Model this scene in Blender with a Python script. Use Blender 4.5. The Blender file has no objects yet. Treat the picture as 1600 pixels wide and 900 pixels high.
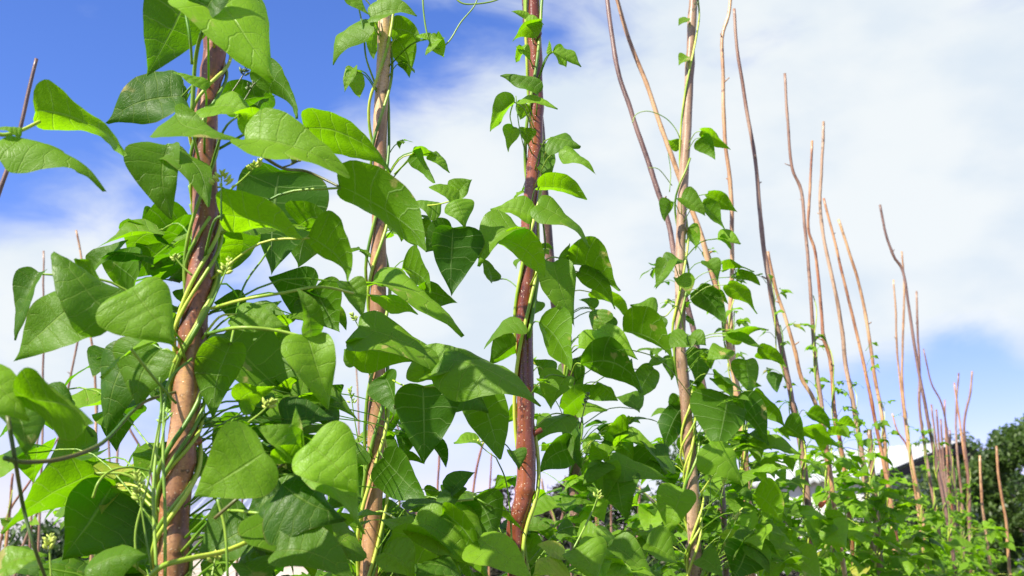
import bpy, math, random
import numpy as np
from mathutils import Vector, Matrix, Euler
from mathutils import noise as mnoise

random.seed(7)
rng = np.random.default_rng(7)
scene = bpy.context.scene
C = scene.collection

# ------------------------------------------------------------------ camera
CAM = Vector((0.0, 0.0, 1.35))
PITCH = math.radians(13.4)
F = 1716.0                                   # focal length in pixels of a 1600 px wide picture
cd = bpy.data.cameras.new('camera'); cam = bpy.data.objects.new('camera', cd); C.objects.link(cam)
cam.location = CAM; cam.rotation_euler = (math.pi/2 + PITCH, 0, 0)
cd.sensor_width = 36; cd.lens = F/1600*36; cd.clip_start = 0.05; cd.clip_end = 3000
cd.dof.use_dof = True; cd.dof.focus_distance = 1.6; cd.dof.aperture_fstop = 11
scene.camera = cam
R3 = Euler((math.pi/2 + PITCH, 0, 0)).to_matrix()

def ray(px, py):
    return (R3 @ Vector(((px-800)/F, -(py-450)/F, -1.0)))
def P(px, py, Y):
    d = ray(px, py); return CAM + d*(Y/d.y)
def project(p):
    v = R3.transposed() @ (Vector(p)-CAM)
    return 800 + F*v.x/-v.z, 450 - F*v.y/-v.z

# ------------------------------------------------------------------ world and sun
SUN_DIR = Vector((-0.68, -0.58, 0.86)).normalized()      # towards the sun
sun_el = math.asin(SUN_DIR.z); sun_az = math.atan2(SUN_DIR.x, SUN_DIR.y)
w = bpy.data.worlds.new('World'); scene.world = w; w.use_nodes = True
nt = w.node_tree; nt.nodes.clear()
def N(t, k, **kw):
    n = t.nodes.new(k)
    for a, b in kw.items():
        setattr(n, a, b)
    return n
def mathn(t, op, a, b=None, c=None, clamp=False):
    n = N(t, 'ShaderNodeMath', operation=op); n.use_clamp = clamp
    for i, v in enumerate((a, b, c)):
        if v is None: continue
        if isinstance(v, (int, float)): n.inputs[i].default_value = v
        else: t.links.new(v, n.inputs[i])
    return n.outputs[0]
def mapr(t, v, a, b, c=0.0, d=1.0, smooth=True):
    n = N(t, 'ShaderNodeMapRange'); n.interpolation_type = 'SMOOTHSTEP' if smooth else 'LINEAR'
    t.links.new(v, n.inputs[0])
    for i, x in zip((1, 2, 3, 4), (a, b, c, d)): n.inputs[i].default_value = x
    return n.outputs[0]
def mixc(t, f, a, b, mode='MIX'):
    n = N(t, 'ShaderNodeMix', data_type='RGBA', blend_type=mode)
    for v, i in ((f, 0), (a, 6), (b, 7)):
        if isinstance(v, (int, float)): n.inputs[i].default_value = v
        elif isinstance(v, tuple): n.inputs[i].default_value = (*v, 1)
        else: t.links.new(v, n.inputs[i])
    return n.outputs[2]

out = N(nt, 'ShaderNodeOutputWorld'); bg = N(nt, 'ShaderNodeBackground'); bg.inputs[1].default_value = 0.075
sky = N(nt, 'ShaderNodeTexSky', sky_type='NISHITA'); sky.sun_disc = False
sky.sun_elevation = sun_el; sky.sun_rotation = sun_az; sky.altitude = 200; sky.dust_density = 0.3; sky.ozone_density = 3.0
hsv = N(nt, 'ShaderNodeHueSaturation'); hsv.inputs['Saturation'].default_value = 1.17; hsv.inputs['Value'].default_value = 1.22
hsv.inputs['Hue'].default_value = 0.5
nt.links.new(sky.outputs[0], hsv.inputs['Color'])
sz_ = N(nt, 'ShaderNodeSeparateXYZ'); nt.links.new(N(nt, 'ShaderNodeTexCoord').outputs['Generated'], sz_.inputs[0])
tintc = mixc(nt, mapr(nt, sz_.outputs[2], .02, .38), (1.0, 0.74, 1.10), (0.92, 0.86, 1.25))
skytint = mixc(nt, 1.0, hsv.outputs[0], tintc, 'MULTIPLY')
tc = N(nt, 'ShaderNodeTexCoord')
mp = N(nt, 'ShaderNodeMapping'); mp.inputs['Scale'].default_value = (1.0, 1.0, 1.9); mp.inputs['Rotation'].default_value = (0, math.radians(18), 0)
nt.links.new(tc.outputs['Generated'], mp.inputs[0])
nz = N(nt, 'ShaderNodeTexNoise'); nz.inputs['Scale'].default_value = 4.2; nz.inputs['Detail'].default_value = 8; nz.inputs['Roughness'].default_value = 0.52
nz.inputs['Distortion'].default_value = 0.35
nt.links.new(mp.outputs[0], nz.inputs['Vector'])
acc = mathn(nt, 'MULTIPLY', mathn(nt, 'SUBTRACT', nz.outputs[0], 0.5), 2.7)
acc = mathn(nt, 'ADD', acc, 0.15)
def blob(px, py, deg, amp):
    global acc
    d = ray(px, py).normalized()
    v = N(nt, 'ShaderNodeVectorMath', operation='DOT_PRODUCT'); nt.links.new(tc.outputs['Generated'], v.inputs[0]); v.inputs[1].default_value = d
    s = mapr(nt, v.outputs['Value'], math.cos(math.radians(deg)), 1.0, 0, amp)
    acc = mathn(nt, 'ADD', acc, s)
blob(1300, 230, 26, 1.3); blob(900, 330, 11, .6); blob(650, 480, 9, .7); blob(200, 430, 9, .55); blob(1000, 620, 5, .5); blob(60, 330, 6, .3); blob(40,480,9,.5); blob(720, 660, 4, .4)
blob(100, 60, 16, -1.0); blob(430, 60, 9, -.35); blob(470, 70, 4, .35); blob(190, 20, 4, .45); blob(930, 60, 4, -.5); blob(1470, 690, 7, -1.0); blob(1300, 640, 5, -.5); blob(780, 760, 4, -.5); blob(720, 60, 7, -.55); blob(900, 40, 6, -.35); blob(620, 300, 7, .4)
blob(1620, 620, 7, -.7); blob(1300, 780, 12, -.6); blob(30, 260, 5, -.5); blob(1150, 50, 5, -.25)
mpw = N(nt, 'ShaderNodeMapping'); mpw.inputs['Scale'].default_value = (1.0, 1.0, 2.6); mpw.inputs['Rotation'].default_value = (0, math.radians(-32), 0)
nt.links.new(tc.outputs['Generated'], mpw.inputs[0])
nzw = N(nt, 'ShaderNodeTexNoise'); nzw.inputs['Scale'].default_value = 8.5; nzw.inputs['Detail'].default_value = 10; nzw.inputs['Roughness'].default_value = 0.6; nzw.inputs['Distortion'].default_value = .6
nt.links.new(mpw.outputs[0], nzw.inputs['Vector'])
acc = mathn(nt, 'ADD', acc, mathn(nt, 'MULTIPLY', mathn(nt, 'SUBTRACT', nzw.outputs[0], .48), 1.7))
cf = mapr(nt, acc, -0.40, 1.05)
nz2 = N(nt, 'ShaderNodeTexNoise'); nz2.inputs['Scale'].default_value = 7.0; nz2.inputs['Detail'].default_value = 5
nt.links.new(mp.outputs[0], nz2.inputs['Vector'])
ccol = mixc(nt, mapr(nt, nz2.outputs[0], .35, .65), (5.0, 5.6, 6.1), (6.0, 6.3, 6.35))
low = N(nt, 'ShaderNodeSeparateXYZ'); nt.links.new(tc.outputs['Generated'], low.inputs[0])
skyc = mixc(nt, mathn(nt, 'MULTIPLY', cf, 0.96), skytint, ccol)
nt.links.new(skyc, bg.inputs[0]); nt.links.new(bg.outputs[0], out.inputs[0])

sl = bpy.data.lights.new('sun', 'SUN'); sl.energy = 5.0; sl.angle = math.radians(0.53); sl.color = (1, 0.93, 0.80)
so = bpy.data.objects.new('sun', sl); C.objects.link(so); so.rotation_euler = SUN_DIR.to_track_quat('Z', 'Y').to_euler()
so.location = (-3, -3, 8)
scene.view_settings.view_transform = 'Standard'; scene.view_settings.look = 'None'
scene.view_settings.exposure = 1.03; scene.view_settings.gamma = 1; scene.view_settings.use_curve_mapping = False
scene.cycles.max_bounces = 8; scene.cycles.transparent_max_bounces = 8; scene.cycles.transmission_bounces = 6

# ------------------------------------------------------------------ materials
def newmat(name):
    m = bpy.data.materials.new(name); m.use_nodes = True; t = m.node_tree; t.nodes.clear()
    o = N(t, 'ShaderNodeOutputMaterial'); return m, t, o
def noise(t, scale, detail=4, vec=None, rough=.5):
    n = N(t, 'ShaderNodeTexNoise'); n.inputs['Scale'].default_value = scale; n.inputs['Detail'].default_value = detail; n.inputs['Roughness'].default_value = rough
    if vec is not None: t.links.new(vec, n.inputs['Vector'])
    return n.outputs[0]
def objrand(t): return N(t, 'ShaderNodeObjectInfo').outputs['Random']

def leaf_material():
    m, t, o = newmat('bean_leaf')
    L = t.links
    uv = N(t, 'ShaderNodeUVMap'); sx = N(t, 'ShaderNodeSeparateXYZ'); L.new(uv.outputs[0], sx.inputs[0])
    u = mathn(t, 'ABSOLUTE', mathn(t, 'MULTIPLY', mathn(t, 'SUBTRACT', sx.outputs[0], 0.5), 2))
    v = sx.outputs[1]
    # lateral veins
    wob = mathn(t, 'MULTIPLY', mathn(t, 'SUBTRACT', noise(t, 3, 2, uv.outputs[0]), .5), .10)
    ph = mathn(t, 'ADD', mathn(t, 'SUBTRACT', v, mathn(t, 'MULTIPLY', mathn(t, 'POWER', u, 1.8), .07)), wob)
    fr = mathn(t, 'FRACT', mathn(t, 'ADD', mathn(t, 'MULTIPLY', ph, 6.5), 4.45))
    dd = mathn(t, 'ABSOLUTE', mathn(t, 'SUBTRACT', fr, .5))
    lat = mapr(t, dd, 0.012, 0.055, 1, 0)
    mid = mapr(t, u, 0.012, 0.045, 1, 0)
    vein = mathn(t, 'MAXIMUM', mathn(t, 'MULTIPLY', lat, .75), mid)
    quilt = mapr(t, dd, 0.0, 0.5, 0, 1)
    # fine net of veinlets
    at = N(t, 'ShaderNodeAttribute', attribute_name='tone')
    vm = N(t, 'ShaderNodeMapping'); vm.inputs['Scale'].default_value = (15, 19, 1); L.new(uv.outputs[0], vm.inputs[0])
    vo = N(t, 'ShaderNodeTexVoronoi', feature='DISTANCE_TO_EDGE'); vo.inputs['Scale'].default_value = 1.0; L.new(vm.outputs[0], vo.inputs['Vector'])
    net = mapr(t, vo.outputs['Distance'], 0.0, 0.13, 1, 0)
    # colours
    r = objrand(t)
    tone = mathn(t, 'ADD', at.outputs['Fac'], mathn(t, 'MULTIPLY', mathn(t, 'SUBTRACT', r, .5), .35), clamp=True)
    geo = N(t, 'ShaderNodeNewGeometry')
    top = mixc(t, tone, (0.017, 0.080, 0.004), (0.225, 0.425, 0.016))
    mott = noise(t, 5, 3, uv.outputs[0])
    top = mixc(t, mapr(t, mott, .3, .7, 0, .25), top, (0.11, 0.22, 0.012))
    top = mixc(t, mathn(t, 'MULTIPLY', vein, .30), top, (0.30, 0.42, 0.08))
    top = mixc(t, mathn(t, 'MULTIPLY', net, .12), top, (0.20, 0.34, 0.07))
    und = mixc(t, tone, (0.026, 0.095, 0.004), (0.140, 0.300, 0.008))
    und = mixc(t, mathn(t, 'MULTIPLY', vein, .5), und, (0.28, 0.42, 0.14))
    col = mixc(t, geo.outputs['Backfacing'], top, und)
    yel = mathn(t, 'MULTIPLY', mapr(t, at.outputs['Fac'], 1.0, 1.3), mapr(t, noise(t, 2.5, 3, uv.outputs[0]), .35, .6, .45, 1))
    col = mixc(t, yel, col, (0.46, 0.42, 0.07))
    # rare insect damage and dry margins
    oc = N(t, 'ShaderNodeTexCoord')
    sp = mathn(t, 'MULTIPLY', mapr(t, noise(t, 14, 3, oc.outputs['Object']), .62, .67), mapr(t, noise(t, 60, 2, oc.outputs['Object']), .5, .62))
    col = mixc(t, sp, col, (0.42, 0.36, 0.12))
    edge = mathn(t, 'MULTIPLY', mapr(t, u, .955, 1.0), mapr(t, noise(t, 25, 2, oc.outputs['Object']), .45, .6))
    col = mixc(t, mathn(t, 'MULTIPLY', edge, .6), col, (0.22, 0.16, 0.05))
    b = N(t, 'ShaderNodeBsdfPrincipled'); L.new(col, b.inputs['Base Color'])
    L.new(mapr(t, noise(t, 30, 2, oc.outputs['Object']), .3, .7, .40, .58), b.inputs['Roughness'])
    b.inputs['Specular IOR Level'].default_value = 0.34
    b.inputs['Sheen Weight'].default_value = 0.0; b.inputs['Sheen Roughness'].default_value = .4
    tr = N(t, 'ShaderNodeBsdfTranslucent')
    tcol = mixc(t, tone, (0.040, 0.20, 0.0), (0.37, 0.78, 0.002))
    tcol = mixc(t, mathn(t, 'MULTIPLY', vein, .40), tcol, (0.40, 0.62, 0.08))
    tcol = mixc(t, mathn(t, 'MULTIPLY', net, .20), tcol, (0.08, 0.25, 0.01))
    L.new(tcol, tr.inputs['Color'])
    ms = N(t, 'ShaderNodeMixShader'); ms.inputs[0].default_value = .50
    L.new(b.outputs[0], ms.inputs[1]); L.new(tr.outputs[0], ms.inputs[2]); L.new(ms.outputs[0], o.inputs[0])
    h = mathn(t, 'SUBTRACT', mathn(t, 'ADD', mathn(t, 'MULTIPLY', quilt, .7), mathn(t, 'MULTIPLY', mott, .5)), mathn(t, 'ADD', mathn(t, 'MULTIPLY', vein, .9), mathn(t, 'MULTIPLY', net, .18)))
    bp = N(t, 'ShaderNodeBump'); bp.inputs['Strength'].default_value = .65; bp.inputs['Distance'].default_value = .0012
    L.new(h, bp.inputs['Height']); L.new(bp.outputs[0], b.inputs['Normal']); L.new(bp.outputs[0], tr.inputs['Normal'])
    return m

def stem_material(name, c1, c2):
    m, t, o = newmat(name)
    oc = N(t, 'ShaderNodeTexCoord')
    f = noise(t, 14, 3, oc.outputs['Object'])
    col = mixc(t, mapr(t, f, .35, .65), c1, c2)
    b = N(t, 'ShaderNodeBsdfPrincipled'); t.links.new(col, b.inputs['Base Color']); b.inputs['Roughness'].default_value = .42
    b.inputs['Subsurface Weight'].default_value = .15; b.inputs['Subsurface Radius'].default_value = (.3, .6, .1); b.inputs['Subsurface Scale'].default_value = .003
    t.links.new(b.outputs[0], o.inputs[0])
    return m

def bark_material(name, c_dark, c_mid, c_light, gloss=.42):
    m, t, o = newmat(name); L = t.links
    oc = N(t, 'ShaderNodeTexCoord')
    mp = N(t, 'ShaderNodeMapping'); mp.inputs['Scale'].default_value = (1, 1, .25); L.new(oc.outputs['Object'], mp.inputs[0])
    a = noise(t, 70, 6, mp.outputs[0], .6)
    mp3 = N(t, 'ShaderNodeMapping'); mp3.inputs['Scale'].default_value = (1, 1, 1.6); L.new(oc.outputs['Object'], mp3.inputs[0])
    c = noise(t, 240, 5, mp3.outputs[0], .65)
    big = noise(t, 16, 4, mp.outputs[0], .6)
    col = mixc(t, mapr(t, a, .32, .66), c_dark, c_mid)
    col = mixc(t, mapr(t, big, .42, .66), col, c_light)
    col = mixc(t, mapr(t, c, .44, .66, 0, .42), col, c_dark)
    scar = mathn(t, 'MULTIPLY', mapr(t, noise(t, 45, 3, oc.outputs['Object'], .7), .60, .66), .75)
    col = mixc(t, scar, col, tuple(x*.45 for x in c_dark))
    mp2 = N(t, 'ShaderNodeMapping'); mp2.inputs['Scale'].default_value = (1, 1, 1.7); L.new(oc.outputs['Object'], mp2.inputs[0])
    vo = N(t, 'ShaderNodeTexVoronoi'); vo.inputs['Scale'].default_value = 210; L.new(mp2.outputs[0], vo.inputs['Vector'])
    sc = N(t, 'ShaderNodeSeparateColor'); L.new(vo.outputs['Color'], sc.inputs[0])
    lent = mathn(t, 'MULTIPLY', mapr(t, vo.outputs['Distance'], .18, .30, 1, 0), mapr(t, sc.outputs[0], .66, .70))
    col = mixc(t, mathn(t, 'MULTIPLY', lent, .7), col, (0.50, 0.36, 0.24))
    b = N(t, 'ShaderNodeBsdfPrincipled'); L.new(col, b.inputs['Base Color'])
    L.new(mapr(t, c, .3, .7, gloss-.14, gloss+.08), b.inputs['Roughness'])
    b.inputs['Specular IOR Level'].default_value = .65
    bp = N(t, 'ShaderNodeBump'); bp.inputs['Strength'].default_value = .32; bp.inputs['Distance'].default_value = .0012
    h = mathn(t, 'ADD', mathn(t, 'ADD', a, mathn(t, 'MULTIPLY', c, .6)), lent)
    L.new(h, bp.inputs['Height']); L.new(bp.outputs[0], b.inputs['Normal']); L.new(b.outputs[0], o.inputs[0])
    return m

def plain_material(name, c1, c2, scale=6, rough=.8, bump=0.0, bdist=.01, spec=.4):
    m, t, o = newmat(name)
    oc = N(t, 'ShaderNodeTexCoord'); f = noise(t, scale, 6, oc.outputs['Object'], .6)
    col = mixc(t, mapr(t, f, .3, .7), c1, c2)
    b = N(t, 'ShaderNodeBsdfPrincipled'); t.links.new(col, b.inputs['Base Color']); b.inputs['Roughness'].default_value = rough
    b.inputs['Specular IOR Level'].default_value = spec
    if bump:
        bp = N(t, 'ShaderNodeBump'); bp.inputs['Strength'].default_value = bump; bp.inputs['Distance'].default_value = bdist
        t.links.new(f, bp.inputs['Height']); t.links.new(bp.outputs[0], b.inputs['Normal'])
    t.links.new(b.outputs[0], o.inputs[0]); return m

def foliage_material(name, c1, c2, trc):
    m, t, o = newmat(name)
    at = N(t, 'ShaderNodeAttribute', attribute_name='tone')
    col = mixc(t, at.outputs['Fac'], c1, c2)
    b = N(t, 'ShaderNodeBsdfPrincipled'); t.links.new(col, b.inputs['Base Color']); b.inputs['Roughness'].default_value = .5
    tr = N(t, 'ShaderNodeBsdfTranslucent'); tr.inputs[0].default_value = (*trc, 1)
    ms = N(t, 'ShaderNodeMixShader'); ms.inputs[0].default_value = .3
    t.links.new(b.outputs[0], ms.inputs[1]); t.links.new(tr.outputs[0], ms.inputs[2]); t.links.new(ms.outputs[0], o.inputs[0])
    return m

M_LEAF = leaf_material()
M_STEM = stem_material('green_stem', (0.075, 0.19, 0.012), (0.25, 0.38, 0.04))
M_STEM_Y = stem_material('yellow_green_stem', (0.22, 0.36, 0.02), (0.50, 0.57, 0.08))
M_STEM_P = stem_material('purplish_stem', (0.045, 0.10, 0.015), (0.12, 0.11, 0.03))
M_BUD = stem_material('bean_bud', (0.20, 0.36, 0.04), (0.50, 0.58, 0.11))
M_BUD_D = stem_material('dark_bean_bud', (0.06, 0.11, 0.03), (0.14, 0.20, 0.05))
M_PETAL = stem_material('scarlet_petal', (0.75, 0.08, 0.05), (0.8, 0.2, 0.12))
M_BARK = {
    'brown': bark_material('brown_bark', (0.10, 0.030, 0.013), (0.30, 0.100, 0.036), (0.56, 0.31, 0.145)),
    'tan': bark_material('tan_bark', (0.20, 0.088, 0.036), (0.43, 0.235, 0.105), (0.62, 0.40, 0.205)),
    'red': bark_material('red_bark', (0.085, 0.018, 0.008), (0.18, 0.042, 0.017), (0.28, 0.085, 0.038), .26),
    'dark': bark_material('dark_bark', (0.075, 0.040, 0.033), (0.16, 0.085, 0.065), (0.24, 0.14, 0.11)),
    'grey': bark_material('grey_brown_bark', (0.15, 0.085, 0.045), (0.34, 0.20, 0.115), (0.50, 0.34, 0.22)),
    'pink': bark_material('reddish_bark', (0.11, 0.048, 0.030), (0.23, 0.115, 0.070), (0.36, 0.23, 0.155)),
}
M_CUT = plain_material('cut_wood', (0.35, 0.22, 0.12), (0.5, 0.36, 0.22), 60)

# ------------------------------------------------------------------ mesh helpers
def mesh_obj(name, verts, faces, mat, parent=None, loc=None, smooth=True, uv=None, tone=None):
    me = bpy.data.meshes.new(name)
    me.from_pydata([tuple(v) for v in verts], [], faces)
    if smooth: me.polygons.foreach_set('use_smooth', [True]*len(me.polygons))
    if uv is not None:
        ul = me.uv_layers.new(name='UVMap')
        li = np.empty(len(me.loops), dtype=np.int32); me.loops.foreach_get('vertex_index', li)
        ul.data.foreach_set('uv', np.asarray(uv, dtype=np.float32)[li].ravel())
    if tone is not None:
        at = me.attributes.new('tone', 'FLOAT', 'POINT')
        at.data.foreach_set('value', np.broadcast_to(np.asarray(tone, dtype=np.float32), (len(me.vertices),)).copy())
    for mm in (mat if isinstance(mat, (list, tuple)) else [mat]): me.materials.append(mm)
    o = bpy.data.objects.new(name, me); C.objects.link(o)
    if parent is not None: o.parent = parent
    if loc is not None: o.location = loc
    return o

def smooth_path(pts, rad, sub=4):
    pts = np.array([tuple(p) for p in pts], float); rad = np.array(rad, float)
    if len(pts) < 3 and sub > 1:
        t = np.linspace(0, 1, sub+1)[:, None]
        return pts[0]*(1-t)+pts[-1]*t, rad[0]*(1-t[:, 0])+rad[-1]*t[:, 0]
    P_ = np.vstack([2*pts[0]-pts[1], pts, 2*pts[-1]-pts[-2]]); out = []; ro = []
    for i in range(len(pts)-1):
        p0, p1, p2, p3 = P_[i:i+4]
        for k in range(sub):
            t = k/sub
            out.append(.5*((2*p1)+(-p0+p2)*t+(2*p0-5*p1+4*p2-p3)*t*t+(-p0+3*p1-3*p2+p3)*t**3))
            ro.append(rad[i]*(1-t)+rad[i+1]*t)
    out.append(pts[-1]); ro.append(rad[-1])
    return np.array(out), np.array(ro)

def tube_data(path, rad, sides=8, cap=True, bump=0.0):
    path = np.asarray(path, float); n = len(path)
    tan = np.gradient(path, axis=0); tan /= np.linalg.norm(tan, axis=1)[:, None]+1e-12
    ref = np.array([1, 0, 0.]) if abs(tan[0][0]) < .8 else np.array([0, 1., 0])
    V = []
    u = ref - tan[0]*ref.dot(tan[0]); u /= np.linalg.norm(u)
    ang = np.arange(sides)*2*math.pi/sides
    for i in range(n):
        u = u - tan[i]*u.dot(tan[i]); u /= np.linalg.norm(u)+1e-12
        w_ = np.cross(tan[i], u)
        for a in ang:
            r = rad[i]
            if bump:
                q = path[i]; r *= 1+bump*mnoise.noise(Vector((q[0]*20+math.cos(a)*1.3, q[1]*20+math.sin(a)*1.3, q[2]*30)))
            V.append(path[i]+(math.cos(a)*u+math.sin(a)*w_)*r)
    Fc = []
    for i in range(n-1):
        for j in range(sides):
            k = (j+1) % sides
            Fc.append((i*sides+j, i*sides+k, (i+1)*sides+k, (i+1)*sides+j))
    if cap:
        V.append(path[0]-tan[0]*rad[0]*.25); V.append(path[-1]+tan[-1]*rad[-1]*.25)
        a, b = n*sides, n*sides+1
        for j in range(sides):
            k = (j+1) % sides
            Fc.append((k, j, a)); Fc.append(((n-1)*sides+j, (n-1)*sides+k, b))
    return np.array(V), Fc

class Merge:
    def __init__(s): s.V = []; s.F = []; s.U = []; s.T = []; s.n = 0
    def add(s, V, Fc, uv=None, tone=.5):
        V = np.asarray(V); s.V.append(V); n0 = s.n
        s.F += [tuple(i+n0 for i in f) for f in Fc]
        s.U.append(uv if uv is not None else np.zeros((len(V), 2))); s.T.append(np.full(len(V), tone)); s.n += len(V)
    def build(s, name, mat, parent=None, loc=Vector((0, 0, 0)), smooth=True):
        V = np.vstack(s.V) - np.array(loc)
        return mesh_obj(name, V, s.F, mat, parent, loc if parent is None else Vector(loc)-parent.location, smooth, np.vstack(s.U), np.concatenate(s.T))

def tag(o, label=None, cat=None, group=None, kind=None):
    if label: o['label'] = label
    if cat: o['category'] = cat
    if group: o['group'] = group
    if kind: o['kind'] = kind
    return o
def empty(name, loc):
    o = bpy.data.objects.new(name, None); C.objects.link(o); o.location = loc; o.empty_display_size = .05; return o

# ------------------------------------------------------------------ ground, path
def ground():
    n = 90; s = np.concatenate([-np.geomspace(900, .3, n//2), [0], np.geomspace(.3, 900, n//2)])
    m = len(s); V = []
    for y in s:
        for x in s:
            r = math.hypot(x, y)
            z = 0.04*mnoise.noise(Vector((x*.8, y*.8, 0)))*min(1, 6/(r+.1)) if r < 40 else 0
            V.append((x, y, z-.01))
    Fc = [(j*m+i, j*m+i+1, (j+1)*m+i+1, (j+1)*m+i) for j in range(m-1) for i in range(m-1)]
    mt, t, o = newmat('garden_soil'); L = t.links
    oc = N(t, 'ShaderNodeTexCoord'); a = noise(t, 1.2, 8, oc.outputs['Object'], .65); b_ = noise(t, 18, 6, oc.outputs['Object'], .7)
    soil = mixc(t, b_, (0.07, 0.045, 0.03), (0.20, 0.145, 0.10)); grass = mixc(t, b_, (0.035, 0.08, 0.015), (0.09, 0.16, 0.03))
    col = mixc(t, mapr(t, a, .45, .6), soil, grass)
    b = N(t, 'ShaderNodeBsdfPrincipled'); L.new(col, b.inputs['Base Color']); b.inputs['Roughness'].default_value = .95
    bp = N(t, 'ShaderNodeBump'); bp.inputs['Strength'].default_value = .8; bp.inputs['Distance'].default_value = .03
    L.new(b_, bp.inputs['Height']); L.new(bp.outputs[0], b.inputs['Normal']); L.new(b.outputs[0], o.inputs[0])
    g = mesh_obj('ground', V, Fc, mt); g['kind'] = 'structure'
ground()

# ------------------------------------------------------------------ buildings far behind
def box(V, Fc, x0, x1, y0, y1, z0, z1):
    n = len(V)
    V += [(x, y, z) for z in (z0, z1) for (x, y) in ((x0, y0), (x1, y0), (x1, y1), (x0, y1))]
    Fc += [tuple(n+i for i in f) for f in ((0, 3, 2, 1), (4, 5, 6, 7), (0, 1, 5, 4), (1, 2, 6, 5), (2, 3, 7, 6), (3, 0, 4, 7))]
M_WALL = plain_material('painted_render', (0.50, 0.50, 0.50), (0.62, 0.62, 0.61), 1.5, .85, .2)
M_CREAM = plain_material('cream_render', (0.55, 0.46, 0.40), (0.70, 0.62, 0.55), 1.5, .85, .2)
M_ROOFW = plain_material('white_sheet_roof', (0.34, 0.355, 0.37), (0.44, 0.455, 0.47), .8, .55)
M_ROOFB = plain_material('slate_blue_roof', (0.26, 0.29, 0.40), (0.34, 0.37, 0.48), 1.5, .6)
M_FASCIA = plain_material('dark_fascia', (0.05, 0.03, 0.035), (0.09, 0.06, 0.06), 3, .6)
M_GLASS = plain_material('dark_window_glass', (0.03, 0.04, 0.05), (0.06, 0.07, 0.08), 1, .1)
def sheet_roof(name, A, B, Cc, D, mat, parent, ridges=60, h=.035, thick=.05):
    # corrugated sheet from eave A-B up to ridge D-C, ridges run down the slope
    A, B, Cc, D = map(Vector, (A, B, Cc, D)); nrm = (B-A).cross(D-A).normalized(); V = []; Fc = []
    m = ridges*4
    for layer in (0, -thick):
        for i in range(m+1):
            t = i/m; e = A.lerp(B, t); r = D.lerp(Cc, t); off = nrm*(h*math.sin(i*math.pi/2)+layer)
            V += [e+off, r+off]
    k = 2*(m+1)
    for i in range(m):
        a = 2*i
        Fc.append((a, a+2, a+3, a+1)); Fc.append((k+a, k+a+1, k+a+3, k+a+2))
        Fc.append((a, k+a, k+a+2, a+2)); Fc.append((a+1, a+3, k+a+3, k+a+1))
    base = parent.location
    V = [v-base for v in V]
    return mesh_obj(name, V, Fc, mat, parent, smooth=False)

def shed():
    ridge_z = 4.1; eave_z = 3.15
    R1 = Vector((11.66, 29.5, 0)); R0 = Vector((8.37, 34.6, 0)); d = (R0-R1).normalized(); pr = Vector((-d.y, d.x, 0))
    if pr.y > 0: pr = -pr
    off = 3.2
    root = empty('shed', (R1+R0)/2); tag(root, 'low shed with pale corrugated roof and grey wall beyond the bean row', 'shed'); L0 = root.location
    def W(base, o, z): return base+pr*o+Vector((0, 0, z))-L0
    V = [W(R1, off, 0), W(R0, off, 0), W(R0, -off, 0), W(R1, -off, 0), W(R1, off, eave_z), W(R0, off, eave_z), W(R0, -off, eave_z), W(R1, -off, eave_z), W(R1, 0, ridge_z-.1), W(R0, 0, ridge_z-.1)]
    mesh_obj('wall', V, [(0, 1, 5, 4), (1, 2, 6, 9, 5), (2, 3, 7, 6), (3, 0, 4, 8, 7)], M_WALL, root, smooth=False)
    A = R1-d*.35; B = R0+d*.35; k = (ridge_z-eave_z)/off
    for sg in (1, -1):
        o_ = (off+.35)*sg
        pts = [A+pr*o_+Vector((0, 0, eave_z-.35*k)), B+pr*o_+Vector((0, 0, eave_z-.35*k)), B+Vector((0, 0, ridge_z)), A+Vector((0, 0, ridge_z))]
        if sg < 0: pts = [pts[1], pts[0], pts[3], pts[2]]
        sheet_roof('roof', *pts, M_ROOFW, root, 24)
        # dark barge board under the verge of the gable
        q = [A+d*.03+pr*o_+Vector((0, 0, eave_z-.35*k-.07)), A+d*.03+Vector((0, 0, ridge_z-.07))]
        q += [q[1]-Vector((0, 0, .2)), q[0]-Vector((0, 0, .2))]
        V = [v-L0 for v in q]+[v+d*.04-L0 for v in q]
        mesh_obj('barge_board', V, [(0, 1, 2, 3), (5, 4, 7, 6), (0, 4, 5, 1), (3, 2, 6, 7), (0, 3, 7, 4), (1, 5, 6, 2)], M_FASCIA, root, smooth=False)
    for o_ in (-1.9,):
        q = [W(R1-d*.02, o_, 1.5), W(R1-d*.02, o_-.9, 1.5), W(R1-d*.02, o_-.9, 2.5), W(R1-d*.02, o_, 2.5)]
        V = q+[v+d*.08 for v in q]
        fr = mesh_obj('window', V, [(0, 1, 2, 3), (0, 4, 5, 1), (3, 2, 6, 7), (0, 3, 7, 4), (1, 5, 6, 2)], M_ROOFW, root, smooth=False)
        q = [W(R1-d*.035, o_-.07, 1.57), W(R1-d*.035, o_-.83, 1.57), W(R1-d*.035, o_-.83, 2.43), W(R1-d*.035, o_-.07, 2.43)]
        mesh_obj('pane', q, [(0, 1, 2, 3)], M_GLASS, fr, smooth=False)
shed()

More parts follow.
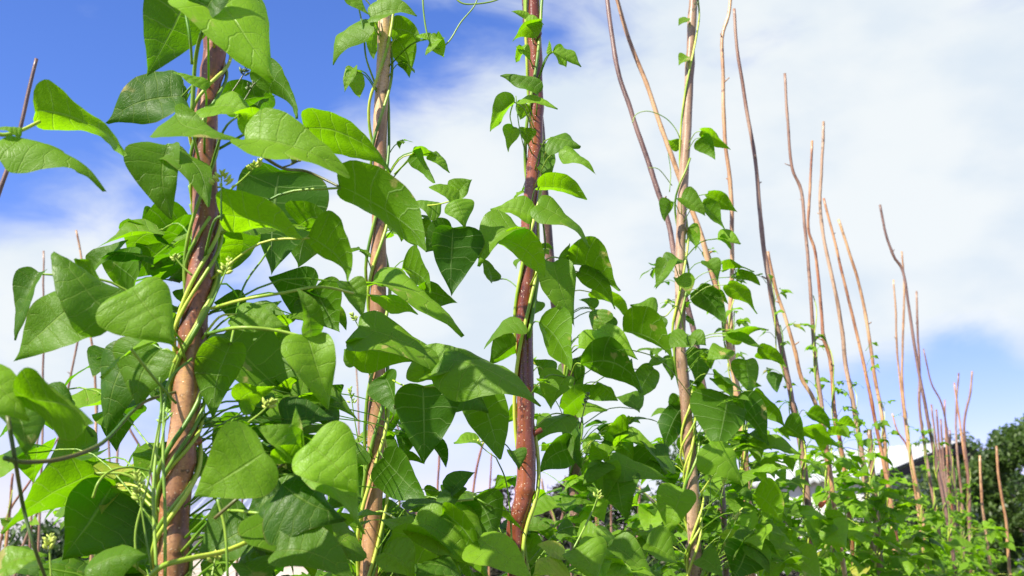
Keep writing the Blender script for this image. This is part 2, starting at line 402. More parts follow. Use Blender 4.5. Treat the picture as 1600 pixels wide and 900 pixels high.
def cottage():
    Y = 24.0
    x0, x1 = P(215, 800, Y).x, P(600, 800, Y).x
    root = empty('cottage', ((x0+x1)/2, Y, 0)); tag(root, 'low cream walled building with blue grey roof behind the leaves', 'building')
    L0 = root.location; ev = CAM.z + (860-838)/F*Y + .1; rg = CAM.z + (860-752)/F*Y
    V = [(x0, Y, 0), (x1, Y, 0), (x1, Y+6, 0), (x0, Y+6, 0), (x0, Y, ev), (x1, Y, ev), (x1, Y+6, ev), (x0, Y+6, ev), (x0, Y+3, rg-.08), (x1, Y+3, rg-.08)]
    V = [Vector(v)-L0 for v in V]
    mesh_obj('wall', V, [(0, 1, 5, 4), (1, 2, 6, 9, 5), (2, 3, 7, 6), (3, 0, 4, 8, 7)], M_CREAM, root, smooth=False)
    sheet_roof('roof', (x0-.3, Y-.3, ev-.05), (x1+.3, Y-.3, ev-.05), (x1+.3, Y+3, rg), (x0-.3, Y+3, rg), M_ROOFB, root, 30)
    sheet_roof('roof', (x1+.3, Y+6.3, ev-.05), (x0-.3, Y+6.3, ev-.05), (x0-.3, Y+3, rg), (x1+.3, Y+3, rg), M_ROOFB, root, 30)
cottage()

# ------------------------------------------------------------------ trees and bushes far behind
M_TREE = foliage_material('tree_leaves', (0.018, 0.045, 0.010), (0.085, 0.145, 0.022), (0.10, 0.22, 0.02))
M_BUSH = foliage_material('hedge_leaves', (0.015, 0.035, 0.012), (0.060, 0.11, 0.025), (0.07, 0.16, 0.02))
M_PURP = foliage_material('purple_hedge_leaves', (0.020, 0.016, 0.018), (0.06, 0.06, 0.035), (0.06, 0.06, 0.03))
M_TRUNK = bark_material('trunk_bark', (0.05, 0.035, 0.025), (0.12, 0.09, 0.065), (0.2, 0.16, 0.12), .8)

def crown_tree(name, base, h, rx, ry, trunk_h, n_leaf, leaf, mat, label, cat, group=None, seed=1, stems=1, zlow=.25):
    r = np.random.default_rng(seed); base = Vector(base); root = empty(name, base); tag(root, label, cat, group)
    # trunk and limbs
    mg = Merge(); cz = (h+trunk_h)/2; tips = []
    for s in range(stems):
        off = Vector((r.normal()*.1*stems, r.normal()*.1*stems, 0)); top = Vector((r.normal()*.1*rx, r.normal()*.1*ry, h*.72))
        pts = [off, off.lerp(top, .35)+Vector((r.normal()*.08, r.normal()*.08, 0)), off.lerp(top, .7), top]
        pp, rr = smooth_path(pts, [h*.028, h*.021, h*.012, h*.005]); mg.add(*tube_data(pp, rr, 8))
        for k in range(9):
            t = r.uniform(.25, .95); a = r.uniform(0, 6.28); p0 = Vector(pp[int(t*(len(pp)-1))])
            tip = Vector((math.cos(a)*rx*r.uniform(.5, .85), math.sin(a)*ry*r.uniform(.5, .85), min(h*.92, p0.z+h*r.uniform(.08, .3))))
            mid = p0.lerp(tip, .5)+Vector((0, 0, h*.03)); q, qr = smooth_path([p0, mid, tip], [h*.009, h*.006, h*.002]); mg.add(*tube_data(q, qr, 6)); tips.append(tip)
    o = mg.build('trunk', M_TRUNK, None); o.parent = root; o.location = (0, 0, 0)
    # clumps through the crown's volume
    nc = 70; cl = []
    zc = h*(zlow+1)/2; rz = h*(1-zlow)/2
    for k in range(nc):
        d = r.normal(size=3); d /= np.linalg.norm(d); rad = r.uniform(.45, 1.0)**.5
        lob = 1+.28*mnoise.noise(Vector(d*1.7)+Vector((seed, 0, 0)))
        cl.append((np.array([d[0]*rx*rad*lob, d[1]*ry*rad*lob, zc+d[2]*rz*rad*lob*.92]), r.uniform(.10, .22)*max(rx, rz), r.uniform(0, 1)))
    per = n_leaf//nc; V = np.zeros((nc*per*4, 3)); T = np.zeros(nc*per*4); i = 0
    for c, cr, tn in cl:
        d = r.normal(size=(per, 3)); d /= np.linalg.norm(d, axis=1)[:, None]
        p = c+d*(cr*r.uniform(.25, 1.15, size=(per, 1))**.6)
        p[:, 2] = np.maximum(p[:, 2], .05)
        a = r.normal(size=(per, 3)); a /= np.linalg.norm(a, axis=1)[:, None]
        b = np.cross(a, r.normal(size=(per, 3))); b /= np.linalg.norm(b, axis=1)[:, None]+1e-9
        s = leaf*r.uniform(.6, 1.3, size=(per, 1))
        q = np.stack([p-a*s, p+b*s*.45, p+a*s, p-b*s*.45], 1).reshape(-1, 3)
        V[i:i+per*4] = q; T[i:i+per*4] = np.clip(np.repeat(tn*.5+r.uniform(0, .55, per), 4), 0, 1); i += per*4
    Fc = np.arange(len(V)).reshape(-1, 4).tolist()
    mesh_obj('crown', V, Fc, mat, root, smooth=False, tone=T)

def far_xy(px, Y): p = P(px, 860, Y); return (p.x, p.y, 0)
crown_tree('tree', far_xy(1632, 26), 4.4, 2.4, 2.5, .8, 34000, .075, M_TREE, 'dense dark green tree behind the last poles of the row', 'tree', seed=3, zlow=.03)
crown_tree('tree', far_xy(1518, 30), 4.7, 1.4, 1.8, .8, 14000, .075, M_TREE, 'smaller dark tree between the shed and the dense tree', 'tree', seed=5, zlow=.03)
crown_tree('tree', far_xy(1448, 24), 2.9, 0.9, 1.0, .6, 7000, .06, M_BUSH, 'low dark bush in front of the shed wall', 'bush', seed=6, zlow=.03)
for i, (px, Y, h, rx, m, lab) in enumerate([
    (850, 15, 2.35, 1.0, M_PURP, 'purplish dark bush behind the red barked pole'),
    (955, 16, 2.5, 1.0, M_BUSH, 'dark green bush behind the leaves left of the grey pole'),
    (1060, 17, 2.9, 1.1, M_BUSH, 'taller dark bush directly behind the grey brown pole'),
    (1160, 18, 2.3, 1.1, M_PURP, 'dark bush low behind the tangle of leaves before the shed'),
    (740, 17, 1.9, 1.0, M_BUSH, 'low bush behind the gap left of the red barked pole'),
    (60, 14, 1.8, 1.0, M_BUSH, 'low green bush behind the leftmost leaves'),
    (1290, 20, 2.2, 1.2, M_BUSH, 'dark bush under the eave end of the pale roof'),
    (620, 20, 1.9, 1.3, M_PURP, 'dark low bush beside the cream walled building')]):
    crown_tree('bush', far_xy(px, Y), h, rx, rx, .4, 7000, .05, m, lab, 'bush', 'bushes behind the bean rows', seed=20+i, zlow=.02)

# ------------------------------------------------------------------ poles
class Pole:
    pass
ROWPOLES = 'bean poles of the near row'
POLES = {}
def pole(key, pts, w0, w1, Y, bark, label, Ybot=None, group=ROWPOLES, sides=12, lean=0, snags=2):
    """pts: picture points from the top down; each gets its real distance, then the pole runs on into the soil"""
    n = len(pts); Yb = Ybot if Ybot is not None else Y; W = []; rad = []
    y0 = pts[0][1]; y1 = pts[-1][1]
    for (px, py) in pts:
        t = (py-y0)/(y1-y0); Yc = Y*(1-t)+Yb*t; W.append(P(px, py, Yc)); rad.append((w0*(1-t)+w1*t)/2/F*Yc*(1.02 if Y < 2.7 else .80))
    a, b = W[-2], W[-1]; d = (b-a).normalized()
    if b.z > .02:
        sx = max(-.25, min(.25, d.x/max(.05, -d.z))) * .4
        k = 5
        zb = b.z
        for i in range(1, k+1):
            z = zb*(1-i/k) - (.12 if i == k else 0)
            W.append(Vector((b.x+sx*(zb-z)+.006*math.sin(i*2.1+Y), b.y, z))); rad.append(rad[-1]*1.02)
    pp, rr = smooth_path(W, rad, 5)
    r = random.Random(hash(key) % 1000 if not isinstance(key, int) else key)
    # knuckles
    seed = sum(ord(c) for c in str(key))
    for i in range(len(rr)):
        rr[i] *= 1+.07*mnoise.noise(Vector((seed, pp[i][2]*14, 0)))
        pp[i][0] += .0022*mnoise.noise(Vector((seed+5, pp[i][2]*9, 0))); pp[i][1] += .0022*mnoise.noise(Vector((seed+9, pp[i][2]*9, 0)))
    r2 = np.random.default_rng(seed)
    for _ in range(5):
        i0 = int(r2.integers(2, len(rr)-2)); rr[i0] *= 1.13
    base = Vector(pp[-1]); base.z = 0
    V, Fc = tube_data(pp-np.array(base), rr, sides, True, .10)
    o = mesh_obj('bean_pole', V, Fc, M_BARK[bark], loc=base)
    tag(o, label, 'pole', group)
    q = Pole(); q.o = o; q.pp = pp[::-1].copy(); q.rr = rr[::-1].copy(); q.base = base; q.Y = Y; q.label = label
    POLES[key] = q
    # cut side twigs
    for s in range(snags):
        i0 = int(r2.integers(4, len(pp)-8)); a_ = r2.uniform(0, 6.28); p0 = Vector(pp[i0]); L_ = r2.uniform(.006, .022)
        dirn = Vector((math.cos(a_), math.sin(a_)*.6, .5)).normalized()
        tp, tr = smooth_path([p0-base+dirn*rr[i0]*.5, p0-base+dirn*(rr[i0]+L_)], [rr[i0]*.38, rr[i0]*.3], 2)
        V, Fc = tube_data(tp, tr, 7); mesh_obj('twig_stub', V, Fc, M_BARK[bark], o)
    return q
def pole_at(q, z):
    zz = q.pp[:, 2]; return Vector((np.interp(z, zz, q.pp[:, 0]), np.interp(z, zz, q.pp[:, 1]), z)), float(np.interp(z, zz, q.rr))

pole('a', [(356,-90),(349,-10),(336,80),(325,160),(319,260),(321,360),(312,440),(301,520),(291,620),(281,720),(273,810),(268,900)], 34, 46, 1.15, 'brown', 'thick reddish brown pole wound with a dense bundle of vines', sides=24, snags=3)
pole('b', [(607,-90),(603,-10),(600,60),(596,160),(594,240),(592,380),(590,520),(588,640),(585,760),(579,850),(576,900)], 21, 27, 1.75, 'tan', 'pale tan pole with few vines, second along the row', sides=20, snags=3)
q3 = pole('c', [(833,-90),(833,-10),(835,60),(838,120),(837,200),(834,260),(826,360),(824,420),(820,520),(821,640),(822,740),(818,780),(808,818),(806,870),(808,900)], 21, 29, 1.85, 'red', 'glossy dark red pole with a kink at its foot', sides=22, snags=2)
pole('c2', [(816,-60),(820,0),(824,60),(834,130),(845,200),(848,280),(856,360),(864,450),(878,530),(890,600),(898,700),(900,800)], 10, 19, 2.0, 'dark', 'slim dark pole crossing behind the glossy red one', Ybot=2.25, sides=14, snags=1)
pole('d', [(1086,-90),(1083,-10),(1078,100),(1072,220),(1066,320),(1062,430),(1064,540),(1070,620),(1078,700),(1083,800),(1087,900)], 13, 19.5, 2.6, 'grey', 'grey brown upright pole with thin vines spiralling up it', sides=18, snags=4)
pole('e', [(940,-60),(948,-5),(957,60),(965,110),(985,170),(1005,230),(1025,290),(1045,350),(1056,410),(1075,480),(1087,530),(1098,600),(1118,700),(1130,800)], 9, 13, 2.95, 'dark', 'dark bent pole leaning left, crossing the grey brown one', sides=12, Ybot=2.8, snags=3)
pole('f', [(945,-60),(963,-5),(982,60),(1010,130),(1030,190),(1050,245),(1070,300),(1095,365),(1110,420),(1130,490),(1143,560),(1155,640),(1165,720)], 8, 13, 3.0, 'tan', 'light brown pole leaning left behind the dark bent one', sides=12, snags=3)
pole('g', [(1143,-20),(1139,20),(1129,60),(1130,130),(1133,220),(1142,300),(1144,400),(1142,500),(1150,600),(1160,700),(1165,800)], 7, 10.5, 3.25, 'tan', 'slim pale pole with a curved top just right of the grey brown one', sides=10, snags=3)
pole('h', [(1147,14),(1150,60),(1163,150),(1180,250),(1188,340),(1197,410),(1208,480),(1225,560),(1236,620),(1250,690),(1258,740)], 6.5, 12, 3.35, 'pink', 'slim pinkish pole leaning left with a vine round its lower half', sides=10, snags=4)
pole('i', [(1200,393),(1212,450),(1225,490),(1240,540),(1252,590),(1272,625),(1290,690)], 6, 9, 3.5, 'tan', 'short pole touching the pinkish one, ending at mid height', sides=10)
pole('j', [(1226,115),(1231,190),(1237,260),(1252,300),(1260,380),(1266,450),(1274,560),(1285,640),(1292,720)], 5.5, 8.5, 3.8, 'pink', 'thin pole with a sharp wobble below its dark tip', sides=10, snags=2)
pole('k', [(1269,220),(1266,290),(1263,355),(1274,395),(1282,470),(1286,525),(1297,560),(1304,640),(1320,740)], 5, 8.5, 3.95, 'brown', 'thin kinked pole crossing the wobbly thin one', sides=10, snags=2)
pole('l', [(1287,190),(1284,260),(1282,335),(1294,405),(1307,465),(1316,520),(1323,580),(1335,640),(1348,720)], 5.5, 10, 4.15, 'grey', 'grey pole with tufts of young vine at half height', sides=10, snags=2)
pole('m', [(1287,310),(1305,380),(1319,440),(1336,510),(1350,570),(1362,630),(1378,710),(1395,800)], 5, 8, 4.4, 'brown', 'bare brown pole starting against the grey pole with tufts', sides=10, snags=2)
pole('n', [(1310,343),(1329,400),(1346,460),(1357,520),(1367,590),(1378,650),(1385,720)], 5.5, 8, 4.6, 'tan', 'tan pole with a blunt top between the bare brown and near black tipped poles', sides=10)
pole('o', [(1358,672),(1362,720),(1367,780),(1372,850)], 9, 12, 3.9, 'grey', 'stout short stake with a flat cut top wrapped in leaves', sides=12)
pole('p', [(1375,320),(1384,365),(1396,400),(1411,424),(1420,480),(1432,560),(1445,630),(1462,720),(1480,810)], 5, 7.5, 5.4, 'dark', 'dark pole with a bent tip crossing a lighter straight one', sides=10)
pole('q', [(1396,437),(1400,490),(1401,540),(1407,600),(1418,690),(1432,780)], 3.2, 5.5, 6.2, 'tan', 'spindly pale pole left of the bent dark one', sides=8)
pole('r', [(1409,393),(1413,450),(1411,520),(1410,600),(1420,690),(1438,790)], 3.5, 6, 6.0, 'tan', 'straight light pole crossed by the dark bent one', sides=8)
pole('s', [(1432,455),(1434,520),(1437,580),(1437,640),(1450,730),(1465,820)], 4, 6.5, 6.6, 'pink', 'straight pink brown pole right of the crossed pair', sides=8)
pole('t', [(1443,545),(1455,598),(1472,632),(1482,690),(1495,770),(1505,850)], 3, 5, 7.0, 'dark', 'thin dark stick with a slanted upper part before the roof end', sides=8)
pole('u', [(1394,646),(1403,675),(1418,700),(1436,770)], 3, 4.5, 6.5, 'brown', 'short slanted twig rising before the pale roof', sides=8)
pole('v', [(1476,625),(1478,690),(1484,760),(1492,850)], 3, 5, 8.0, 'brown', 'short straight stick between the slanted dark one and the reddish bundle', sides=8)
pole('w', [(1498,583),(1494,640),(1495,700),(1503,780),(1506,860)], 3.5, 5.5, 8.4, 'pink', 'pinkish stick just left of the wavy tall stick', sides=8)
pole('x', [(1519,580),(1516,615),(1507,655),(1508,700),(1514,760),(1516,870)], 4, 7, 7.8, 'pink', 'wavy tall reddish stick in front of the smaller tree', sides=8)
pole('y', [(1491,598),(1499,655),(1505,700),(1512,745),(1513,800),(1518,880)], 3.5, 6, 8.2, 'brown', 'brown stick crossing behind the wavy tall stick', sides=8)
BUNDLE = 'reddish sticks bundled at the far end'
for i, (xt, yt, xm, xb, Y, c) in enumerate([(1455,632,1466,1490,9.6,'pink'), (1463,640,1470,1492,9.9,'pink'), (1470,655,1474,1488,10.2,'pink'), (1480,668,1480,1486,10.6,'pink'), (1484,672,1486,1498,10.3,'pink')]):
    pole('z%d' % i, [(xt, yt), (xm, 720), ((xm+xb)/2, 790), (xb, 860)], 4, 6, Y, c, 'reddish stick in the tight bundle before the smaller tree', group=BUNDLE, sides=8)
pole('ra', [(1531,712),(1534,780),(1541,840),(1549,900)], 4.5, 6.5, 7.2, 'tan', 'lone pale stick in front of the dense tree, nearer the row', sides=8)
pole('rb', [(1557,697),(1561,750),(1572,815),(1575,860),(1578,900)], 4.5, 6.5, 7.0, 'tan', 'wavy lone stick in front of the dense tree, farthest from the row', sides=8)
pole('la', [(57,92),(43,150),(30,210),(12,262),(-3,305),(-20,360)], 6, 8, 2.6, 'dark', 'thin reddish brown pole alone against blue sky', sides=10)
# the neighbouring row seen through the leaves
NB = 'sticks of the neighbouring row'
for i, (lab, Y, c, wd, pts) in enumerate([
    ('pale stick tip standing above the dark leaf cluster, left one of two', 5.2, 'pink', 4.5, [(68,392),(68,480),(67,600),(66,700),(60,860)]),
    ('pale forked tip stick above the folded leaf at the left', 4.8, 'tan', 5, [(119,360),(128,408),(134,480),(147,565),(150,700),(143,860)]),
    ('slanting red brown stick seen under the left leaf cluster', 5.0, 'pink', 5, [(132,470),(122,530),(108,600),(92,690),(62,790),(30,870)]),
    ('upright rosy stick crossed by the arching green stem', 5.4, 'pink', 6, [(152,620),(150,680),(147,760),(146,860)]),
    ('thin rosy stick under the hanging pointed leaf', 5.8, 'pink', 4.5, [(168,630),(170,690),(173,760),(172,860)]),
    ('paired rosy stick just right of the hanging leaf tip', 5.6, 'pink', 5, [(187,600),(186,660),(182,740),(180,860)]),
    ('slanted rosy stick leaning right beside the thick vined pole', 5.4, 'pink', 5, [(180,610),(200,665),(222,705),(240,760),(250,860)]),
    ('slanted brown stick at the far left beneath the pale leaves', 5.0, 'brown', 4, [(100,672),(70,715),(45,755),(10,810)]),
    ('upright stick in the far left corner under the pale leaves', 5.2, 'pink', 5, [(62,660),(55,720),(50,790),(46,870)]),
    ('brown leafy stick low in the far left corner', 4.8, 'brown', 6, [(20,740),(16,790),(10,850),(6,900)]),
    ('curved stick in the gap right of the big bright leaf', 6.2, 'pink', 4.5, [(386,720),(380,770),(373,830),(370,900)]),
    ('stick below the bright leaf beside the thick pole', 6.0, 'pink', 5, [(348,740),(350,800),(346,850),(345,900)]),
    ('bare stick right of the tan pole, reaching the shaded hanging leaf', 6.0, 'brown', 4.5, [(628,655),(626,720),(624,800),(624,900)]),
    ('forked rosy stick right of the tan pole', 5.6, 'pink', 4, [(612,640),(632,700),(642,740),(655,830)]),
    ('upright stick in the gap below the big hanging leaf', 6.4, 'brown', 4.5, [(687,692),(685,740),(683,800),(682,900)]),
    ('tilted stick left of the glossy red pole', 6.4, 'brown', 5, [(757,684),(745,730),(738,780),(730,870)]),
    ('thin tip of a stick beside the tilted one', 6.8, 'brown', 3.5, [(768,708),(766,750),(764,800),(764,880)]),
    ('rosy forked stick low behind the glossy red pole, left arm', 5.6, 'pink', 5, [(846,748),(852,780),(868,820),(872,880)]),
    ('rosy forked stick low behind the glossy red pole, right arm', 5.6, 'pink', 5, [(884,745),(885,780),(876,820),(872,880)]),
    ('rosy stick before the dark bush, left of the spiralled pole', 6.0, 'pink', 5, [(1000,760),(998,800),(996,850),(996,900)]),
    ('short brown stick before the purplish bush', 6.2, 'brown', 5, [(930,770),(932,810),(934,850),(934,900)]),
    ('short rosy stick between the bush and the heart shaped leaf', 6.2, 'pink', 5, [(957,765),(955,800),(955,850),(952,900)]),
    ('lone thin stick between the two left poles behind the leaves', 6.6, 'tan', 3.5, [(556,560),(560,640),(562,740),(565,860)])]):
    pole('nb%d' % i, pts, wd*.8, wd*1.15, Y, c, lab, group=NB, sides=7)
# cut stub on the red pole
bp_, br_ = pole_at(q3, P(838, 66, 1.85).z)
dirn = Vector((0.25, -0.9, 0.35)).normalized(); s0 = bp_+dirn*br_*.3; s1 = bp_+dirn*(br_*1.9)
sp, sr = smooth_path([s0-q3.base, s1-q3.base], [.0078, .0070], 3); V, Fc = tube_data(sp, sr, 14)
mesh_obj('cut_stub', V, Fc, M_BARK['dark'], q3.o)

# ------------------------------------------------------------------ leaves
OS = np.array([0, .03, .08, .15, .24, .33, .43, .53, .64, .75, .85, .93, 1.0])
OX = np.array([.0, .20, .50, .78, .96, 1.0, .93, .79, .59, .38, .195, .07, .0])
OY = np.array([.0, -.030, -.045, .000, .095, .215, .345, .47, .605, .74, .86, .945, 1.0])
def mnz(a, b):
    return np.sin(a*1.7+np.sin(b*1.3))*np.cos(b*1.9+np.sin(a*1.1))
def leaf_grid(L=1.0, Wd=.75, arch=.6, fold=.25, twist=0.0, wave=.05, asym=0.0, seed=0, nu=11, nv=17, heart=.10, curl=0.0):
    """a bean leaflet: base at the origin, tip at +Y * L, upper side +Z; returns vertices, faces, uv"""
    r = np.random.default_rng(seed)
    u = np.linspace(-1, 1, nu); v = np.linspace(0, 1, nv)
    U, Vv = np.meshgrid(u, v)
    ph = r.uniform(0, 6.28, 6); lat = np.abs(U)
    f = np.interp(Vv, OS, OX); fy = np.interp(Vv, OS, OY)
    # soften the polygonal outline
    for _ in range(1):
        f[1:-1] = .25*f[:-2]+.5*f[1:-1]+.25*f[2:]; fy[1:-1] = .25*fy[:-2]+.5*fy[1:-1]+.25*fy[2:]
    f = f*(1+.035*np.sin(9*Vv+ph[0]+np.sign(U)*ph[1])*np.sin(np.pi*Vv)+.008*np.sin(31*Vv+ph[2]))
    side = np.where(U > 0, 1+asym, 1-asym)
    vm = Vv*.90+.10*Vv**3
    x = U*f*side*Wd/2*1.04
    y = vm*(1-lat**1.15) + (fy*(1+heart-.10)+(heart-.10)*0)*lat**1.15
    # camber of the midrib sideways
    x = x + .05*np.sin(np.pi*Vv)*r.normal()
    z = fold*(np.sqrt(x*x+.0009)-.03) 
    q = (Vv-.07*lat**1.8)*6.5
    z = z - .0065*np.cos(2*np.pi*(q+.45))*np.minimum(1, lat*1.6)*(1-Vv)**.5
    z = z + .010*mnz(x*5+ph[0], y*5+ph[1])
    z = z + wave*lat**2*np.sin(7.5*Vv+ph[4]+(U > 0)*ph[5])*np.minimum(1, f)
    z = z - curl*lat**3*Wd*.35
    tw = twist*(Vv-.3)
    xr = x*np.cos(tw)-z*np.sin(tw); zr = x*np.sin(tw)+z*np.cos(tw); x, z = xr, zr
    # bend along the length
    s = np.linspace(0, 1, 101); prof = s**1.3
    if arch == 0: arch = 1e-3
    th = -arch*prof
    cy = np.concatenate([[0], np.cumsum(np.cos(th[:-1])/100)]); cz = np.concatenate([[0], np.cumsum(np.sin(th[:-1])/100)])
    yy = np.clip(y, 0, 1); by = np.interp(yy, s, cy)+np.minimum(y, 0); bz = np.interp(yy, s, cz); ta = -arch*yy**1.3
    Y = by - z*np.sin(ta); Z = bz + z*np.cos(ta)
    X = x
    # turn so that the tip lies on +Y
    ex, ey, ez = 0, cy[-1], cz[-1]; a = math.atan2(ez, ey); c_, s_ = math.cos(-a), math.sin(-a)
    Y2 = Y*c_-Z*s_; Z2 = Y*s_+Z*c_; k = 1/math.hypot(ey, ez)
    V = np.stack([X*1.0, Y2*k, Z2*k], -1).reshape(-1, 3)*L
    UV = np.stack([U*.5+.5, Vv], -1).reshape(-1, 2)
    Fc = [(j*nu+i, j*nu+i+1, (j+1)*nu+i+1, (j+1)*nu+i) for j in range(nv-1) for i in range(nu-1)]
    return V, Fc, UV

def frame(a, n):
    a = a.normalized(); n = (n-a*n.dot(a)).normalized(); s = a.cross(n).normalized()
    return Matrix((s, a, n)).transposed()          # columns: x = side, y = axis, z = normal

class Plant:
    def __init__(s, key, label, name='bean_plant', group='climbing bean plants'):
        s.pole = POLES[key]; s.root = empty(name, s.pole.base); tag(s.root, label, 'bean plant', group)
        s.nleaf = 0; s.extra = Merge(); s.has_extra = False; s.extra_items = []
        s.loc = s.root.location.copy(); s.items = []
    def stem(s, pts, rads, name='vine_stem', mat=None, sub=5, sides=7, parent=None):
        pp, rr = smooth_path(pts, rads, sub)
        for i in range(len(rr)): rr[i] *= 1+.10*mnoise.noise(Vector((pp[i][0]*50, pp[i][1]*50, pp[i][2]*50)))
        V, Fc = tube_data(pp-np.array(s.loc), rr, sides)
        o = mesh_obj(name, V, Fc, mat or M_STEM, s.root if parent is None else parent)
        if parent is not None: o.matrix_parent_inverse = parent_inv(parent, s.root)
        return o
    def vine(s, z0, z1, turns, phase, r=.0024, mat=None, loose=.004, seed=0, d=1):
        q = s.pole; z1 = min(z1, q.pp[-1][2]-.01); pts = []; rad = []; n = max(8, int(abs(turns)*9)); rr_ = np.random.default_rng(seed+int(phase*100))
        for i in range(n+1):
            t = i/n; z = z0+(z1-z0)*t; c, pr = pole_at(q, z); a = phase+d*turns*2*math.pi*(t+.03*math.sin(t*9+seed))
            k = pr*1.02+r*.9+loose*max(0, mnoise.noise(Vector((seed*3.1, z*6, phase))))
            pts.append(c+Vector((math.cos(a), math.sin(a), 0))*k); rad.append(r*(1-.35*t))
        return s.stem(pts, rad, mat=mat, sub=3)
    def cluster(s, foot, head, n=14, size=.0028, mat=None, dark=False, flower=False, spread=.007):
        foot = Vector(foot); head = Vector(head); d = (head-foot); L = d.length
        m = Merge(); mid = foot.lerp(head, .5)+Vector((0, 0, -.04*L))
        st = s.stem([foot, mid, head], [.0011, .0009, .0007], 'flower_cluster', M_STEM_P if dark else M_STEM, 4, 6)
        rr_ = np.random.default_rng(int(abs(head.x*1e4)) % 9999)
        ico = []
        for i in range(n):
            t = .72+.30*i/n; c = foot.lerp(head, min(t, 1.02)); a = rr_.uniform(0, 6.28); sd = Vector((math.cos(a), math.sin(a)*.7, rr_.uniform(-.2, .8))).normalized()
            k = spread*(1.15-t)*2.2*rr_.uniform(.5, 1); sz = size*.8*rr_.uniform(.6, 1.25)*(1.4-t*.55)
            c = c+sd*k; V, Fc = bud(c-s.loc, sd+d.normalized()*.7, sz); m.add(V, Fc)
        o = mesh_obj('bud', np.vstack(m.V), m.F, M_BUD_D if dark else (mat or M_BUD), st)
        o['label'] = 'cluster of dark buds' if dark else 'cluster of yellow green buds'
        return st
    def add_leaf(s, B, a, n, L, Wd, own=None, tone=None, prio=None, petiole=None, pet_r=.0011, **kw):
        s.items.append((B, a, n, L, Wd, own, tone, petiole, pet_r, kw))
    def finish(s, cap=100):
        """the largest leaves become parts of their own, the rest one part"""
        def apparent(it):
            B, a, n, L = it[0], it[1], it[2], it[3]; x, y = project(B)
            vis = 1.0 if (-60 < x < 1660 and -80 < y < 960) else 0.0
            return vis*L/max(.3, (B-CAM).length)+L*1e-3
        items = sorted(s.items, key=apparent, reverse=True)
        rest = Merge()
        for i, (B, a, n, L, Wd, own, tone, pet, pet_r, kw) in enumerate(items):
            R = frame(a, n)
            tn = tone if tone is not None else random.uniform(.15, .85)
            if own:
                V, Fc, UV = leaf_grid(L, Wd, **kw)
                if i < cap:
                    o = mesh_obj('leaf', V, Fc, M_LEAF, s.root, B-s.loc, uv=UV, tone=tn)
                    o.rotation_euler = R.to_euler()
                else:
                    rest.add(V@np.array(R).T+np.array(B), Fc, UV, tn); o = None
            else:
                me, (V, Fc, UV) = UNIT[kw['variant']]
                if i < cap:
                    o = bpy.data.objects.new('leaf', me[3 if tn > 1 else min(2, int(tn*3))]); C.objects.link(o); o.parent = s.root; o.location = B-s.loc
                    o.rotation_euler = R.to_euler(); o.scale = (L*Wd, L, L)
                else:
                    rest.add((V*np.array([L*Wd, L, L]))@np.array(R).T+np.array(B), Fc, UV, tn); o = None
            if pet is not None:
                # the leaf's stalk, built in the leaf's own frame
                if o is not None:
                    Rt = R.transposed(); sc = Vector(o.scale)
                    loc = [Rt @ (p-B) for p in pet]; loc = [Vector((p.x/sc.x, p.y/sc.y, p.z/sc.z)) for p in loc]
                    world, rr = smooth_path(pet, [pet_r*1.15, pet_r, pet_r*.9], 4)
                    V, Fc = tube_data(world, rr, 6)
                    RtA = np.array(Rt); V = (V-np.array(B))@RtA.T/np.array(sc)
                    mesh_obj('petiole', V, Fc, M_STEM if i % 6 else M_STEM_Y, o)
                else:
                    world, rr = smooth_path(pet, [pet_r*1.15, pet_r, pet_r*.9], 3)
                    V, Fc = tube_data(world, rr, 5); rest.add(V, Fc, np.full((len(V), 2), .5), .8)
        if rest.n:
            o = rest.build('foliage', M_LEAF, s.root, s.loc); o['kind'] = 'stuff'

def parent_inv(p, root): return Matrix.Identity(4)
def bud(c, d, s):
    d = Vector(d).normalized(); u = d.orthogonal().normalized(); w_ = d.cross(u); V = []; n = 6
    prof = [(-1, .25), (-.4, .85), (.3, .9), (.85, .45)]
    for t, r in prof:
        for j in range(n):
            a = j*2*math.pi/n; V.append(Vector(c)+d*t*s*1.35+(u*math.cos(a)+w_*math.sin(a))*r*s*.7)
    V.append(Vector(c)+d*s*1.6); Fc = [(i*n+j, i*n+(j+1) % n, (i+1)*n+(j+1) % n, (i+1)*n+j) for i in range(3) for j in range(n)]
    Fc += [(3*n+j, 3*n+(j+1) % n, 4*n) for j in range(n)]; Fc.append(tuple(range(n-1, -1, -1)))
    return np.array([tuple(v) for v in V]), Fc

# shared leaf meshes for the leaves away from the camera
UNIT = []
for k in range(10):
    r = random.Random(k*7+1)
    data = leaf_grid(1.0, 1.0, arch=r.uniform(.3, 1.2), fold=r.uniform(-.25, .35), twist=r.uniform(-.5, .5), wave=r.uniform(.03, .09), asym=r.uniform(-.12, .12), seed=k+50, nu=9, nv=14)
    mes = []
    for tn in (.2, .5, .85, 1.3):
        o = mesh_obj('leaf_mesh', data[0], data[1], M_LEAF, uv=data[2], tone=tn); mes.append(o.data); bpy.data.objects.remove(o)
    UNIT.append((mes, data))

